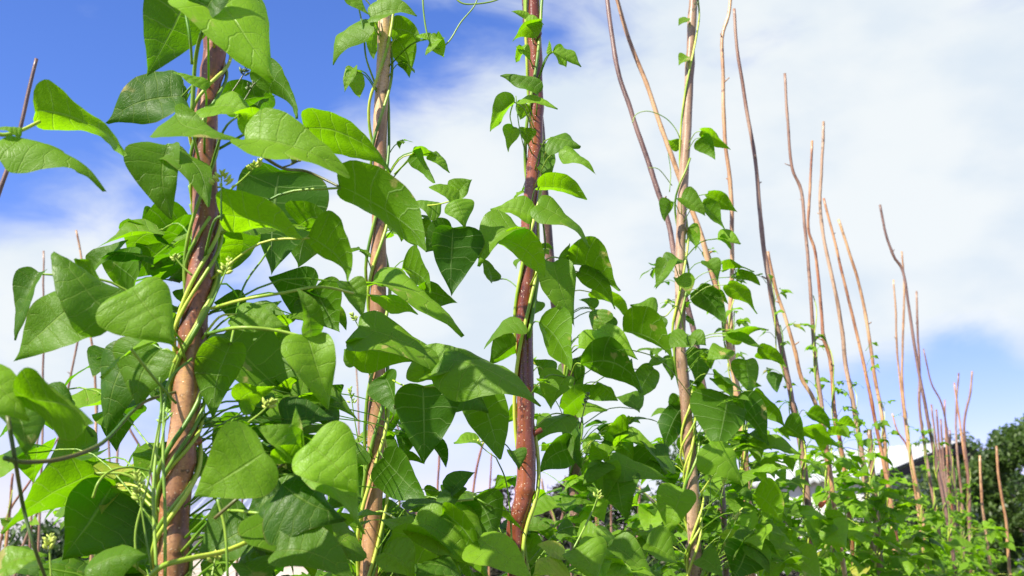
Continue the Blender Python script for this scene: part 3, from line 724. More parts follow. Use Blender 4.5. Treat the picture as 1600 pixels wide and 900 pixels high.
REFUP = Vector((-.25, 0, 1))
def hand_leaves(pl, text, Ydef):
    """each line: base x y, tip x y, width (as seen), tilt, distance, tone, arch, fold"""
    for ln in text.strip().splitlines():
        ln = ln.split('#')[0].strip()
        if not ln: continue
        v = [float(x) for x in ln.split()]
        bx, by, tx, ty, wpx, tilt = v[:6]
        Y = v[6] if len(v) > 6 else Ydef
        sd = int(bx*3+by*7+tx*11+ty*13) & 0xffff; r = random.Random(sd)
        tone = v[7] if len(v) > 7 and v[7] >= 0 else r.uniform(.25, .75)
        tone = max(0, .5+(tone-.5)*1.25)
        arch = v[8] if len(v) > 8 else r.uniform(.35, .95)
        fold = v[9] if len(v) > 9 else r.choice([r.uniform(-.45, -.1), r.uniform(.15, .6), r.uniform(.15, .6)])
        Lpx = math.hypot(tx-bx, ty-by)
        B = P(bx, by, Y); dy = (Lpx/F*Y)*r.uniform(-.35, .12)
        T = P(tx, ty, Y+dy); a = (T-B); L = a.length; a.normalize()
        mid = (B+T)/2; c = (CAM-mid).normalized(); c = (c-a*c.dot(a)).normalized(); sdir = a.cross(c).normalized()
        if sdir.dot(REFUP) < 0: sdir = -sdir
        tl = math.radians(tilt+r.uniform(-6, 6)); n = c*math.cos(tl)+sdir*math.sin(tl)
        Wd = 1.06*(wpx/F*Y)/max(.42, abs(math.cos(tl)))/L; Wd = min(Wd, 1.3)
        # stalk from the pole to the leaf base
        zq = B.z - min(.10, .25*abs(B.x-pole_at(pl.pole, B.z)[0].x)) - .01
        Q, pr = pole_at(pl.pole, zq); side = (B-Q); side.z = 0
        far = side.length
        side.normalize(); Q = Q+side*pr
        pet = None
        if far < .17:
            mid_ = Q.lerp(B, .5)+Vector((0, 0, .10*far+.004)); pet = [Q, mid_, B+a*.002]
        pl.add_leaf(B, a, n, L, Wd, True, tone, petiole=pet, pet_r=min(.0015, .0009+Lpx*4e-6), arch=arch, fold=fold, twist=r.uniform(-.6, .6), wave=r.uniform(.04, .11), asym=r.uniform(-.24, .24), seed=sd, heart=r.uniform(.07, .15), curl=r.uniform(0, .25), nu=15, nv=25)

def wild(pl, n, z0, z1, rmin, rmax, size, seed, Ymin=None, updens=1.0, xmin=None, zfun=None, young=0.0):
    """trifoliate leaves growing round a pole between two heights"""
    r = random.Random(seed); q = pl.pole
    for k in range(n):
        z = z0+(z1-z0)*r.random()**updens
        c, pr = pole_at(q, z); a = r.uniform(0, 2*math.pi); t = (z-z0)/(z1-z0+1e-6)
        rad = r.uniform(rmin, rmax)*(1-.5*t); d = Vector((math.cos(a), math.sin(a), 0))
        node = c+d*(pr+rad)+Vector((0, 0, rad*r.uniform(.0, .6)))
        if Ymin is not None and node.y < Ymin: node.y = Ymin+r.random()*.1
        for kk in 'abcd':
            qq = POLES[kk]; cc = project(pole_at(qq, node.z)[0])[0]; nx = project(node)[0]
            if node.y < qq.Y+.05 and abs(nx-cc) < .9*size*F/node.y: node.y = qq.Y+.06+r.random()*.12
        if zfun is not None and not zfun(node): continue
        foot = c+d*pr-Vector((0, 0, .02)); mid = foot.lerp(node, .55)+Vector((0, 0, rad*.18))
        sz = size*r.uniform(.7, 1.25)*(1-.25*t)
        out_ = (d+Vector((r.uniform(-.5, .5), r.uniform(-.5, .5), 0))).normalized(); perp = Vector((-out_.y, out_.x, 0))
        first = True
        upn = (Vector((r.uniform(-.5, .5), r.uniform(-.5, .5), 1))+SUN_DIR*.5).normalized()
        for (da, k2, pl_) in ((0, 1.0, .22), (1.35, .9, .05), (-1.35, .9, .05)):
            aa = (out_*math.cos(da)+perp*math.sin(da)); droop = r.uniform(-.05, .95)
            ax = (aa*math.cos(droop)-Vector((0, 0, 1))*math.sin(droop)).normalized()
            B = node+ax*sz*pl_; nn = (upn+aa*math.sin(droop)*.8+Vector((r.gauss(0, .25), r.gauss(0, .25), 0))).normalized()
            tn = min(1, max(0, r.gauss(.48+young, .2)))
            if r.random() < .018: tn = 1.3
            pl.add_leaf(B, ax, nn, sz*k2*r.uniform(.85, 1.1), r.uniform(.66, .86), False, tn, petiole=[foot, mid, B] if first else [node, node.lerp(B, .5), B], pet_r=.0009, variant=r.randrange(10))
            first = False

exec_plants = True
# ------------------------------------------------------------------ plant on the thick pole
pa = Plant('a', 'bean plant with the largest leaves, twined up the thick reddish brown pole')
hand_leaves(pa, """
298 -22 226 124 112 165 1.10 .45 .5 .1
326 -30 428 125 135 22 1.02 .75 .5 .05
322 138 268 112 16 60 1.05 .7 .9
58 172 198 243 62 128 1.00 .8 .9 .35
14 212 168 301 52 62 .95 .6 .9 -.45
34 203 -14 204 14 60 .95 .8
287 150 164 192 78 40 1.22 .2 .6
292 160 232 148 34 130 1.28 .4
273 178 388 222 76 25 1.00 .55 .6
262 226 268 342 74 15 1.10 .25 .5 .5
262 224 325 322 58 30 1.11 .45 .6
318 168 402 180 34 62 1.05 .7
382 218 546 278 66 48 .96 .7 .8
372 178 472 207 26 118 1.02 .9
398 106 466 186 36 140 1.25 .3
352 170 432 150 48 150 1.32 .35
418 140 396 182 44 160 1.34 .35
480 200 612 268 58 118 1.18 .7 .8
530 292 668 392 70 125 1.12 .55 .8 .35
436 268 424 432 134 172 1.42 .35 .3 .0
492 330 466 418 84 170 1.48 .35
346 335 476 373 56 122 1.05 .8 .7
372 345 330 445 80 165 1.32 .35
303 352 206 432 118 160 1.34 .3 .4
240 330 222 350 90 150 1.36 .3
186 502 84 392 92 35 .97 .35 .7
122 472 20 566 92 25 1.04 .35 .6
60 425 22 532 40 40 1.08 .3
146 418 200 374 34 50 1.25 .4 .5 .5
165 465 118 403 44 120 1.02 .6
212 440 150 395 68 135 1.28 .6
206 448 272 535 112 12 .93 .75 .4 .1
206 540 166 684 80 28 1.18 .3 .7
264 532 156 590 30 75 1.08 .75
252 545 214 640 84 30 1.15 .3 .7
-45 575 48 655 95 22 .85 .8 .6
40 622 148 662 62 118 .86 .7 .6
72 606 148 684 34 50 .98 .3
22 640 42 714 58 30 .92 .4 .8
362 535 332 655 66 160 1.14 .6 .5
372 628 432 604 46 150 1.16 .9
350 520 486 650 122 30 1.34 .25 .6
484 525 464 450 32 30 1.05 .5 .9 .5
478 522 514 642 72 20 1.05 .65 .8
493 450 420 432 78 168 1.30 .3 .4
492 450 532 520 78 165 1.30 .5 .4
482 370 546 440 46 118 1.12 .6 .9 .5
545 440 567 497 42 30 1.20 .6
368 490 452 512 46 30 1.12 .65
384 480 334 472 50 155 1.3 .3
392 492 440 470 34 50 1.15 .5
414 706 303 776 112 12 .95 .85 .5 .05
482 692 564 776 96 14 .97 .85 .6 .05
466 710 462 634 28 25 1.02 .7 .7 .5
458 714 400 666 40 40 1.0 .7 .8 .4
424 716 506 764 32 112 1.0 .75 .9
484 722 573 836 44 50 1.02 .65 .9 .3
440 655 526 652 66 35 1.2 .25 .7
420 640 384 612 50 40 1.22 .35
500 660 536 600 60 150 1.32 .3
150 738 0 832 74 132 1.14 .6 .6
176 758 92 880 132 155 1.18 .5 .4
168 768 250 885 122 155 1.20 .5 .4
132 892 232 866 66 35 1.02 .35 .7
-4 892 74 866 30 60 .98 .75
-10 890 62 902 34 60 1.1 .3
442 768 384 806 54 30 1.06 .25
440 756 542 812 96 28 1.02 .25 .7
402 800 532 884 112 30 1.05 .35 .7
392 822 306 874 82 30 1.08 .3 .7
430 860 552 905 70 35 1.0 .4
470 742 530 720 54 35 1.15 .3
344 800 332 776 40 100 1.2 .4
380 880 410 930 60 40 1.1 .4
560 770 510 800 50 40 1.2 .35
320 20 372 -30 60 30 1.0 .3
252 610 280 680 40 120 1.2 .4
150 690 60 745 48 50 1.35 .4
""", 1.1)
VS = [(.95, 1.72, 2.9, 0.3), (.9, 1.80, 2.6, 2.4), (1.0, 1.98, 3.5, 4.4), (1.0, 1.95, 3.1, 5.2), (1.35, 1.70, 1.1, 1.2), (1.52, 1.72, .62, 3.5), (1.54, 1.73, .60, 3.95), (1.55, 1.74, .58, 4.35), (1.56, 1.74, .56, 4.8), (1.57, 1.75, .55, 5.2)]
for i, (z0, z1, tn, ph) in enumerate(VS):
    pa.vine(z0, z1, tn*1.45, ph, r=.0029 if i < 6 else .0025, mat=M_STEM_Y if i % 3 == 0 else M_STEM, loose=.005, seed=i+1)
def hs(pl, Y, pts, r=.0018, mat=None, name='vine_stem', r1=None):
    pl.stem([P(p[0], p[1], p[2] if len(p) > 2 else Y) for p in pts], list(np.linspace(r, r1 or r*.75, len(pts))), name, mat, 6, 9)
hs(pa, 1.06, [(330,482,1.13),(380,468),(440,458),(500,448,1.1),(552,458,1.15)], .0018, M_STEM_Y, 'petiole')
hs(pa, 1.06, [(322,522,1.12),(370,512),(430,516),(480,528,1.06)], .0020, M_STEM, 'petiole')
hs(pa, 1.06, [(345,610,1.2),(362,530,1.2),(380,450,1.3),(412,402,1.38),(432,368,1.42)], .0015, M_STEM, 'petiole')
hs(pa, 1.1, [(388,228,1.05),(440,262,1.1),(480,268,1.15),(535,294,1.14)], .0018, M_STEM_P, 'petiole')
hs(pa, .93, [(8,716,.86),(40,722,.9),(100,716),(160,692,.98),(205,645,1.05),(232,625,1.1),(276,612,1.14)], .0021, M_STEM_P)
hs(pa, .93, [(12,650,.88),(24,720,.88),(36,790),(52,850),(72,905,.95)], .0019, M_STEM_P)
hs(pa, .93, [(-15,190,.96),(0,210,.96),(30,205,.97),(62,190,1.0)], .0022, M_STEM_Y, 'petiole')
hs(pa, 1.02, [(230,905,1.0),(255,884,1.0),(300,872,1.02),(360,858,1.05),(440,820,1.08)], .0027, M_STEM_Y)
hs(pa, 1.02, [(205,545,1.0),(240,590,1.02),(275,630,1.06)], .0016, M_STEM, 'petiole')
hs(pa, 1.06, [(258,905,1.05),(258,800,1.05),(255,700,1.06),(262,600,1.08),(300,560,1.12)], .0017, M_STEM)
hs(pa, 1.06, [(245,905,1.03),(240,760,1.05),(252,640,1.07),(250,590)], .0017, M_STEM)
hs(pa, 1.03, [(215,890),(212,830),(230,760),(243,690),(252,640)], .0012, M_STEM)
hs(pa, 1.03, [(340,780),(352,830),(356,905)], .0016, M_STEM)
hs(pa, 1.03, [(335,810,1.0),(380,772,1.0),(430,735),(470,705)], .0016, M_STEM_P, 'petiole')
hs(pa, 1.03, [(300,100,1.05),(297,60,1.03),(290,20),(285,-20)], .0016, M_STEM)
hs(pa, 1.03, [(300,180,1.1),(306,90,1.08),(320,40),(345,0,1.05),(352,-40)], .0024, M_STEM)
hs(pa, 1.03, [(145,778,1.1),(155,752,1.1),(175,735,1.12),(205,730,1.13),(245,738,1.14)], .0015, M_STEM, 'petiole')
pa.cluster(P(352,158,1.2), P(390,100,1.2), 16, .0032, dark=True)
pa.cluster(P(374,168,1.22), P(398,128,1.22), 9, .0026, dark=True)
pa.cluster(P(358,298,1.05), P(408,250,1.03), 18, .003)
pa.cluster(P(440,262,1.1), P(470,250,1.1), 14, .003, dark=True)
pa.cluster(P(328,480,1.1), P(360,405,1.1), 20, .0032)
pa.cluster(P(346,345,1.02), P(346,270,1.02), 34, .003, spread=.014)
pa.cluster(P(237,890,1.0), P(214,740,1.0), 22, .0032)
pa.cluster(P(80,905,.98), P(77,838,.98), 16, .003)
pa.cluster(P(388,660,1.05), P(428,625,1.04), 16, .0032)
pa.cluster(P(300,430,1.05), P(270,398,1.05), 8, .0026)
pa.cluster(P(250,700,1.04), P(262,640,1.05), 12, .0026)
pa.cluster(P(330,905,1.04), P(338,862,1.05), 12, .003)
wild(pa, 14, .60, 1.22, .03, .20, .095, 11)
wild(pa, 14, 1.44, 1.74, .06, .18, .085, 711, Ymin=1.24)
wild(pa, 16, 1.36, 1.54, .10, .34, .085, 811, Ymin=1.22)
wild(pa, 22, 1.24, 1.42, .05, .30, .085, 511, Ymin=1.2)
pa.finish()

# ------------------------------------------------------------------ plant on the tan pole
pb = Plant('b', 'bean plant twined round the pale tan pole with long pale leaves')
hand_leaves(pb, """
566 30 520 102 26 65 1.72 .45 1.2
545 -12 578 24 26 40 1.70 .6
578 28 652 24 26 62 1.70 .55 .7
612 45 658 62 48 150 1.78 .6
622 62 640 122 44 150 1.76 .6
604 70 598 96 30 160 1.85 .5
684 56 664 86 22 30 1.7 .75
680 58 694 90 24 130 1.7 .8
672 60 650 56 18 60 1.7 .8
552 106 538 144 20 40 1.70 .6
552 110 562 154 30 150 1.70 .7
590 30 584 92 34 155 1.85 .6
646 236 690 246 32 110 1.66 .6 1.0
648 238 680 286 22 130 1.66 .5
680 236 703 270 20 60 1.66 .7
716 316 670 292 28 55 1.55 .6
712 306 738 280 34 30 1.56 .6
710 312 728 356 44 20 1.52 .65
690 320 640 318 26 60 1.6 .5
708 356 705 464 78 168 1.58 .3 .3 .0
706 356 664 394 44 160 1.6 .35
630 418 674 458 32 120 1.55 .55
652 452 716 474 36 130 1.56 .4
588 436 726 524 48 48 1.48 .6 .9
580 462 654 492 24 118 1.5 .75
594 420 640 440 36 45 1.5 .6
543 538 650 566 36 118 1.42 .7
560 512 736 606 60 42 1.42 .65 .9
668 594 655 532 52 30 1.42 .6
664 582 750 560 50 45 1.40 .65
690 560 846 634 76 38 1.38 .65 .8
660 603 663 726 92 168 1.56 .3 .3 .05
712 604 764 644 48 35 1.6 .25
748 606 782 718 68 160 1.62 .5 .5
598 714 666 786 60 150 1.6 .4
600 588 620 650 44 150 1.66 .35
556 570 538 545 36 40 1.7 .4
646 815 746 892 62 28 1.3 .75 .8
612 832 724 896 60 120 1.3 .65 .9
640 822 562 816 26 65 1.35 .6
694 800 762 902 58 125 1.3 .6 .9
748 842 832 905 62 32 1.28 .8 .8
560 850 500 870 60 40 1.3 .35
600 862 650 905 52 40 1.25 .7
570 700 542 720 40 30 1.7 .3
530 832 598 800 40 100 1.5 .6
556 730 590 800 36 150 1.8 .35
720 760 690 820 34 40 1.5 .25
704 770 742 738 30 40 1.5 .25
640 780 712 800 28 100 1.45 .35
660 880 720 900 40 60 1.25 .3
600 300 618 340 30 150 1.8 .4
""", 1.6)
for i, (z0, z1, tn, ph) in enumerate([(.8, 2.45, 3.4, .2), (.9, 2.45, 3.9, 2.2), (1.0, 2.3, 2.9, 4.1), (.9, 1.7, 1.7, 5.4), (.9, 1.5, 2.0, 3.0)]):
    pb.vine(z0, z1, tn, ph, r=.0036, mat=M_STEM_Y if i % 2 else M_STEM, loose=.014, seed=i+31)
hs(pb, 1.7, [(616,272,1.72),(632,256,1.7),(646,238,1.66)], .0012, M_STEM_Y, 'petiole')
hs(pb, 1.6, [(640,322,1.62),(680,320,1.58),(712,312,1.55)], .0013, M_STEM_Y, 'petiole')
hs(pb, 1.7, [(585,128,1.74),(572,90,1.72),(568,50,1.7),(560,10),(550,-30)], .0017, M_STEM)
hs(pb, 1.7, [(660,-30,1.7),(662,20),(670,62),(684,76),(702,64),(720,35),(742,8),(750,-20)], .0016, M_STEM)
hs(pb, 1.7, [(705,-10,1.7),(722,5),(745,6),(770,2),(790,-6)], .0016, M_STEM)
hs(pb, 1.45, [(600,585,1.7),(630,602,1.6),(665,604,1.56),(710,604,1.58)], .0014, M_STEM_Y, 'petiole')
hs(pb, 1.45, [(588,800,1.72),(600,800,1.6),(632,818,1.4),(660,830,1.35)], .0016, M_STEM_Y, 'petiole')
hs(pb, 1.45, [(740,780,1.5),(700,785,1.5),(640,800,1.55)], .0016, M_STEM, 'petiole')
pb.cluster(P(572,530,1.7), P(550,490,1.7), 14, .003)
pb.cluster(P(560,690,1.7), P(547,606,1.7), 18, .003)
pb.cluster(P(610,660,1.66), P(622,632,1.64), 12, .003, dark=True)
pb.cluster(P(600,770,1.66), P(618,745,1.64), 8, .003, dark=True)
wild(pb, 12, .65, 1.22, .04, .24, .095, 12)
wild(pb, 24, 1.24, 1.43, .05, .30, .085, 512, Ymin=1.62)
wild(pb, 5, 1.45, 1.95, .04, .14, .06, 612, Ymin=1.75)
wild(pb, 5, 1.35, 2.3, .02, .06, .03, 112, Ymin=1.68)
pb.finish()

# ------------------------------------------------------------------ plant on the red pole
pc = Plant('c', 'bean plant with small young leaves climbing the glossy dark red pole')
hand_leaves(pc, """
828 26 798 18 12 40 1.8 .8
845 32 800 66 22 130 1.78 .6
822 34 850 38 14 60 1.78 .8
812 74 828 94 16 40 1.8 .8
818 80 806 98 14 120 1.8 .8
864 80 885 106 20 130 1.76 .7
872 74 909 104 22 40 1.74 .7
862 82 858 62 10 60 1.75 .8
842 144 781 118 24 48 1.76 .45
804 158 766 206 30 130 1.74 .55 1.0
812 158 872 170 18 75 1.76 .75
822 162 812 188 24 150 1.8 .7
802 198 794 238 24 150 1.76 .7
822 200 824 226 28 150 1.8 .6
860 214 908 228 30 55 1.72 .5
880 232 932 274 24 40 1.7 .55 1.0
848 226 862 282 36 160 1.84 .4
841 292 918 311 30 122 1.72 .75
840 320 923 387 36 48 1.7 .5 .8
832 338 766 326 32 50 1.7 .6
808 352 746 416 50 42 1.6 .45 1.0
786 372 853 433 46 128 1.6 .75
886 406 970 454 40 122 1.9 .55 .8
893 424 890 380 22 130 1.9 .4
864 410 898 512 54 25 1.76 .45 .6 .35
904 424 962 484 28 130 1.92 .55
844 502 892 578 54 135 1.76 .7 .7
816 504 756 546 28 58 1.8 .55 1.0
808 535 762 570 42 140 1.85 .35
884 588 860 640 46 28 1.9 .5
892 648 836 694 44 38 1.9 .55
902 700 842 738 46 150 2.0 .3
742 776 772 842 78 160 1.68 .45 .4
728 772 712 820 40 150 1.7 .6
802 704 812 735 26 40 1.8 .3
820 640 790 660 30 120 1.9 .6
750 690 708 692 20 60 1.7 .7
870 868 832 900 50 45 1.6 1.1 .9
880 870 840 850 36 60 1.62 1.12
900 856 934 908 60 28 1.6 .5
840 470 824 500 24 40 2.0 .6
812 404 806 420 24 60 2.1 .5
880 640 940 600 34 120 2.1 .5
770 440 746 400 20 120 1.9 .3
858 590 832 560 26 130 2.0 .5
""", 1.8)
for i, (z0, z1, tn, ph) in enumerate([(.8, 2.5, 2.6, .2), (.9, 2.5, 2.3, 3.2), (1.7, 2.5, 1.4, 5.0)]):
    pc.vine(z0, z1, tn, ph, r=.0040, mat=M_STEM_Y if i < 2 else M_STEM, loose=.008, seed=i+51)
hs(pc, 1.78, [(806,150,1.78),(810,190),(816,220),(824,250,1.82)], .0010, M_STEM)
hs(pc, 1.78, [(802,160,1.76),(797,180),(800,196)], .0013, M_STEM_Y, 'petiole')
hs(pc, 1.78, [(850,245,1.8),(857,228,1.76),(862,216,1.72)], .0013, M_STEM_Y, 'petiole')
hs(pc, 1.74, [(740,776,1.68),(765,790,1.68),(798,800,1.74)], .0015, M_STEM, 'petiole')
hs(pc, 1.74, [(800,860,1.74),(797,800,1.74),(790,750,1.73),(775,715,1.7)], .0015, M_STEM)
hs(pc, 1.9, [(870,905,1.6),(900,850,1.6),(925,800,1.62),(938,770,1.62)], .0016, M_STEM)
hs(pc, 1.9, [(846,330,1.84),(852,380,1.95),(850,410,2.0),(858,440,2.05)], .0018, M_STEM)
pc.cluster(P(775,715,1.7), P(742,688,1.7), 16, .003)
pc.cluster(P(925,800,1.62), P(936,768,1.62), 18, .0032)
pc.cluster(P(905,670,1.9), P(918,615,1.9), 14, .003, dark=True)
wild(pc, 10, .65, 1.22, .04, .24, .088, 13)
wild(pc, 22, 1.24, 1.40, .05, .28, .08, 513, Ymin=1.7)
wild(pc, 5, 1.6, 2.4, .01, .04, .03, 113, Ymin=1.8, young=.2)
pc.finish()

# ------------------------------------------------------------------ plant behind the red pole
pk = Plant('c2', 'leafy bean plant on the slim dark pole between the red and grey poles')
hand_leaves(pk, """
930 482 904 468 16 50 2.2 .5
935 483 930 520 32 30 2.2 .6
924 456 988 502 20 120 2.2 .7
955 492 938 518 28 150 2.25 .4
1027 488 984 476 38 20 2.25 .6
1028 494 1018 528 34 30 2.25 .4
905 540 982 562 28 42 2.1 .8
934 514 997 562 32 35 2.1 .8
974 518 1054 568 30 118 2.15 .7 .9
912 528 966 540 26 50 2.2 .3
908 568 1006 613 42 120 2.1 .45 .9
982 565 984 596 22 40 2.2 .3
1022 576 1000 626 36 150 2.2 .4
1040 560 1008 574 14 60 2.2 .7
934 596 966 626 28 130 2.15 .7
902 560 912 612 40 30 2.2 .3
990 692 938 690 40 40 2.1 .5
980 672 940 700 30 120 2.1 .6
1046 712 992 716 48 40 2.15 .3
954 722 1044 748 36 40 2.0 .65 .8
944 722 946 782 48 25 2.0 .6
944 722 908 760 32 50 2.0 .6
944 716 925 690 30 130 2.0 .8
964 742 978 814 62 25 2.0 .35
1066 764 1042 836 54 22 2.3 .6
905 848 962 868 32 42 1.7 .75
956 850 1022 902 54 35 1.8 .5
892 668 908 732 32 40 2.0 .35
1000 690 1044 740 34 120 2.1 .4
1010 848 1060 880 44 40 1.9 .45
880 780 930 812 34 100 2.2 .3
900 640 950 640 26 45 2.2 .5
1000 640 960 620 24 60 2.3 .5
870 830 905 845 30 40 1.9 .5
""", 2.1)
for i, (z0, z1, tn, ph) in enumerate([(.7, 1.95, 3.4, .2), (.8, 1.9, 2.7, 3.2), (.8, 1.7, 3.0, 1.5)]):
    pk.vine(z0, z1, tn, ph, r=.0036, mat=M_STEM_Y if i < 1 else M_STEM, loose=.015, seed=i+61)
hs(pk, 2.1, [(900,560,2.2),(940,545),(1000,550),(1040,570,2.25),(1080,620,2.4)], .0013, M_STEM)
wild(pk, 56, 1.1, 1.60, .05, .28, .078, 14, updens=.9, Ymin=2.0, young=.1)
pk.finish()

# ------------------------------------------------------------------ plant on the grey brown pole
pd = Plant('d', 'bean plant spiralling up the grey brown upright pole')
hand_leaves(pd, """
1096 204 1142 234 22 122 2.55 .75
1096 214 1118 250 30 140 2.55 .6
1063 230 1044 218 22 150 2.62 .7
1074 28 1060 40 12 40 2.58 .6
1074 88 1060 102 16 40 2.58 .7
1048 314 1038 346 20 140 2.55 .5
1064 308 1102 338 30 35 2.5 .5
1098 318 1134 358 26 128 2.5 .6
1106 302 1153 332 24 122 2.5 .6
1074 358 1086 392 18 130 2.6 .7
1122 372 1158 380 14 60 2.5 .75
1124 372 1143 390 14 130 2.5 .75
1046 406 1024 452 30 30 2.5 .45
1060 404 1034 426 24 50 2.5 .35
1058 434 1076 462 26 40 2.5 .7
1130 422 1179 424 18 110 2.55 .65
1150 432 1188 446 16 118 2.55 .65
1106 408 1122 446 26 40 2.5 .5
1090 452 1136 507 42 140 2.6 .3
1137 444 1184 490 26 122 2.55 .7
1135 520 1192 512 26 110 2.5 .6
1135 524 1194 544 22 45 2.5 .6
1135 545 1104 562 28 45 2.45 .65
1183 550 1230 574 24 122 2.6 .6
1166 562 1174 618 40 155 2.7 .35
1146 612 1108 590 22 60 2.5 .5
1116 584 1162 614 24 100 2.5 .65
1075 524 1044 544 34 35 2.45 .5
1078 524 1104 540 30 40 2.45 .5
1052 524 1040 552 22 150 2.6 .3
1056 560 1048 594 26 150 2.6 .35
1090 545 1088 606 38 155 2.65 .3
1138 618 1120 706 80 160 2.5 .3 .4
1150 624 1202 698 46 145 2.55 .3
1178 610 1227 667 38 130 2.6 .65
1178 704 1253 710 22 55 2.6 .65
1225 664 1260 692 36 145 2.8 .35
1066 636 1040 706 38 155 2.6 .3
1060 620 1044 640 24 150 2.6 .4
1180 770 1224 818 40 128 2.5 .7
1172 802 1182 842 26 35 2.5 .9
1168 852 1144 908 66 155 2.4 .3
1170 852 1202 897 30 45 2.4 .6
1202 842 1254 864 28 45 2.6 .65
1110 690 1164 760 44 35 2.4 .7 .9
1100 740 1150 730 40 45 2.6 .4
1095 870 1130 900 36 30 2.3 .5
""", 2.55)
for i, (z0, z1, tn, ph) in enumerate([(.7, 2.75, 4.2, .2), (.8, 2.3, 4.6, 2.4), (.8, 1.85, 4.0, 3.6), (.9, 1.7, 3.2, 5.3), (.8, 1.6, 3.6, 1.0)]):
    pd.vine(z0, z1, tn, ph, r=.0038, mat=M_STEM_Y if i != 1 else M_STEM, loose=.012, seed=i+71)
hs(pd, 2.6, [(1064,240,2.62),(1060,210),(1042,186),(1015,174),(995,178),(988,192)], .0014, M_STEM)
hs(pd, 2.6, [(1050,290,2.62),(1030,265),(1014,262)], .0012, M_STEM)
hs(pd, 2.6, [(1046,300,2.6),(1048,270),(1044,240)], .0012, M_STEM)
hs(pd, 2.45, [(1072,540,2.58),(1060,470+10,2.5),(1040,494,2.35),(1028,492,2.28)], .0016, M_STEM_Y, 'petiole')
hs(pd, 2.45, [(1100,880,2.5),(1140,860,2.45),(1168,850,2.42)], .0022, M_STEM_Y, 'petiole')
hs(pd, 2.45, [(1095,770,2.55),(1130,720,2.5),(1150,700,2.5)], .0018, M_STEM_Y, 'petiole')
hs(pd, 2.45, [(1105,900,2.5),(1130,830,2.45),(1155,800,2.45)], .0014, M_STEM)
pd.cluster(P(1060,480,2.5), P(1040,470,2.5), 10, .003)
pd.cluster(P(1130,850,2.42), P(1158,796,2.42), 16, .0034)
pd.cluster(P(1110,780,2.4), P(1110,738,2.4), 16, .0034)
pd.cluster(P(1120,800,2.4), P(1134,745,2.4), 14, .0034)
pd.cluster(P(1083,18,2.58), P(1090,4,2.58), 8, .003, dark=True)
pd.cluster(P(1150,900,2.4), P(1134,880,2.4), 14, .0034)
wild(pd, 66, 1.1, 1.62, .05, .30, .078, 15, updens=.9, Ymin=2.35, young=.1)
wild(pd, 14, 1.62, 2.15, .02, .10, .05, 16)
pd.finish()

# ------------------------------------------------------------------ the rest of the row
ROW = [
 ('f', 30, .9, 1.80, .28, .078, 'bean plant on the light brown leaning pole, lost among darker leaves'),
 ('g', 34, .9, 1.80, .28, .080, 'bean plant round the foot of the slim pale curved pole'),
 ('h', 40, .9, 1.78, .30, .080, 'bean plant at the foot of the slim pinkish leaning pole'),
 ('j', 40, .9, 1.78, .32, .082, 'bean plant at the foot of the thin wobbly pole'),
 ('k', 34, .9, 1.68, .32, .082, 'bean plant with a scarlet flower at the foot of the thin kinked pole'),
 ('l', 40, .9, 1.60, .34, .080, 'bean plant reaching up the grey pole with tufts'),
 ('o', 28, .9, 1.66, .20, .080, 'bean plant covering the stout short stake with the flat top'),
 ('n', 34, .9, 1.54, .34, .080, 'bean plant at the foot of the tan pole with a blunt top'),
 ('p', 38, .9, 1.52, .36, .080, 'bean plant below the dark pole with the bent tip'),
 ('r', 40, .9, 1.66, .38, .078, 'bean plant below the straight light pole'),
 ('s', 44, .9, 1.74, .38, .080, 'bean plant growing up the straight pink brown pole'),
 ('t', 36, .8, 1.60, .38, .078, 'bean plant at the foot of the thin dark stick with a slanted top'),
 ('v', 34, .8, 1.50, .38, .078, 'bean plant at the short straight stick near the row end'),
 ('x', 36, .8, 1.50, .40, .078, 'bean plant at the wavy tall stick, last of the row')]
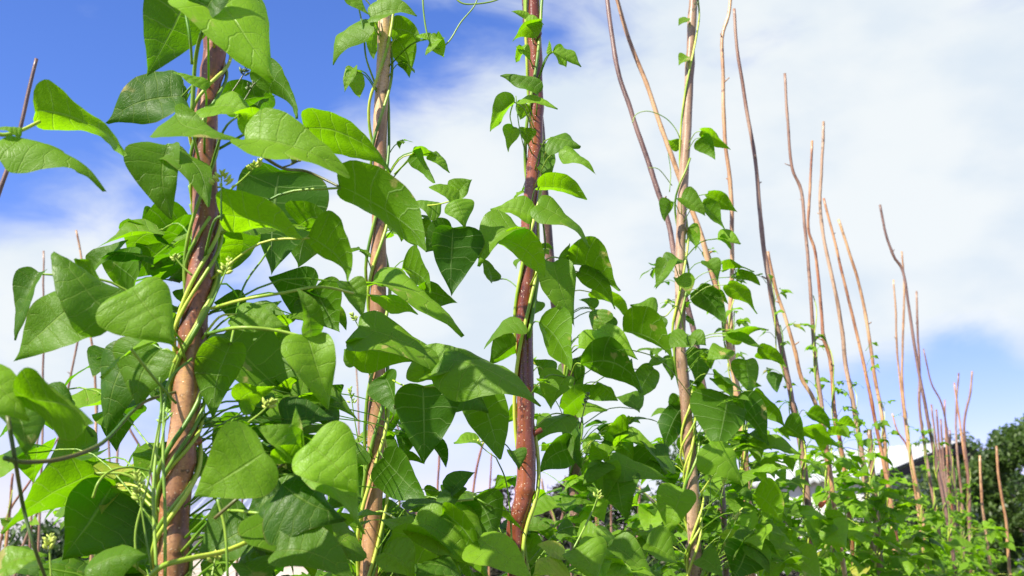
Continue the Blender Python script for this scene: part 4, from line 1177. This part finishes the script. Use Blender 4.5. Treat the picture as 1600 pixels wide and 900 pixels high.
for i, (key, n, z0, z1, rmax, size, lab) in enumerate(ROW):
    p_ = Plant(key, lab)
    wild(p_, int(n*1.35), 1.08 if POLES[key].Y < 5 else .95, z1-.10, .03, rmax*1.2, size, 200+i, updens=1.0, young=.24)
    wild(p_, 9, z1-.1, z1+.42, .01, .07, size*.5, 300+i, young=.15)
    for j in range(3):
        p_.vine(z0, z1+.45-.2*j, 3.2+j*.4, j*2.1, r=.0028, mat=M_STEM_Y if j % 2 == 0 else M_STEM, loose=.012, seed=i*5+j)
    if key == 'h': 
        hand_leaves(p_, """
1216 584 1214 614 20 150 3.3 .4
1250 668 1313 698 28 118 3.2 .6
1262 644 1300 672 20 118 3.2 .5
1206 436 1200 428 8 60 3.3 .7
1222 484 1210 492 8 60 3.3 .8
""", 3.3)
    if key == 'j':
        hand_leaves(p_, """
1288 814 1322 855 58 25 3.0 .75 .5
1286 812 1272 858 42 30 3.0 .7 .6
1284 812 1250 800 26 50 3.0 .75
1240 868 1284 908 52 25 2.8 .6
""", 3.0)
    if key == 'k':
        # the one scarlet flower
        c = P(1284, 789, 3.3); m = Merge()
        fl = p_.stem([c+Vector((-.06, .05, -.05)), c+Vector((-.03, .02, -.01)), c], [.0014, .0012, .001], 'flower', M_STEM, 4, 6)
        for dx, dz, s_ in ((0, 0, .011), (.006, .006, .008), (-.006, .004, .007)):
            V, Fc = bud(c+Vector((dx, -.004, dz))-p_.loc, Vector((.3, -.6, .4)), s_); m.add(V, Fc)
        mesh_obj('petal', np.vstack(m.V), m.F, M_PETAL, fl)
    p_.finish()

# low plants of the neighbouring row, seen through the gaps
for i, (key, lab) in enumerate([('nb9', 'young bean plant low in the far left corner'), ('nb3', 'bean plant low behind the arching green stem'), ('nb11', 'bean plant low behind the thick vined pole'),
                                ('nb12', 'bean plant low in the gap beside the tan pole'), ('nb14', 'bean plant low under the big hanging leaf'), ('nb17', 'bean plant low behind the kinked foot of the red pole'),
                                ('nb20', 'bean plant low before the purplish bush'), ('nb19', 'bean plant low before the taller dark bush'), ('nb6', 'bean plant low beside the slanted rosy stick')]):
    p_ = Plant(key, lab, group='low bean plants of the neighbouring row')
    wild(p_, 34, .5, 1.50, .03, .40, .075, 400+i, updens=.6, young=.1)
    p_.vine(.4, 1.6, 3, i*1.3, r=.0028, mat=M_STEM_Y, seed=i+90)
    p_.finish()
print('objects', len(bpy.data.objects))
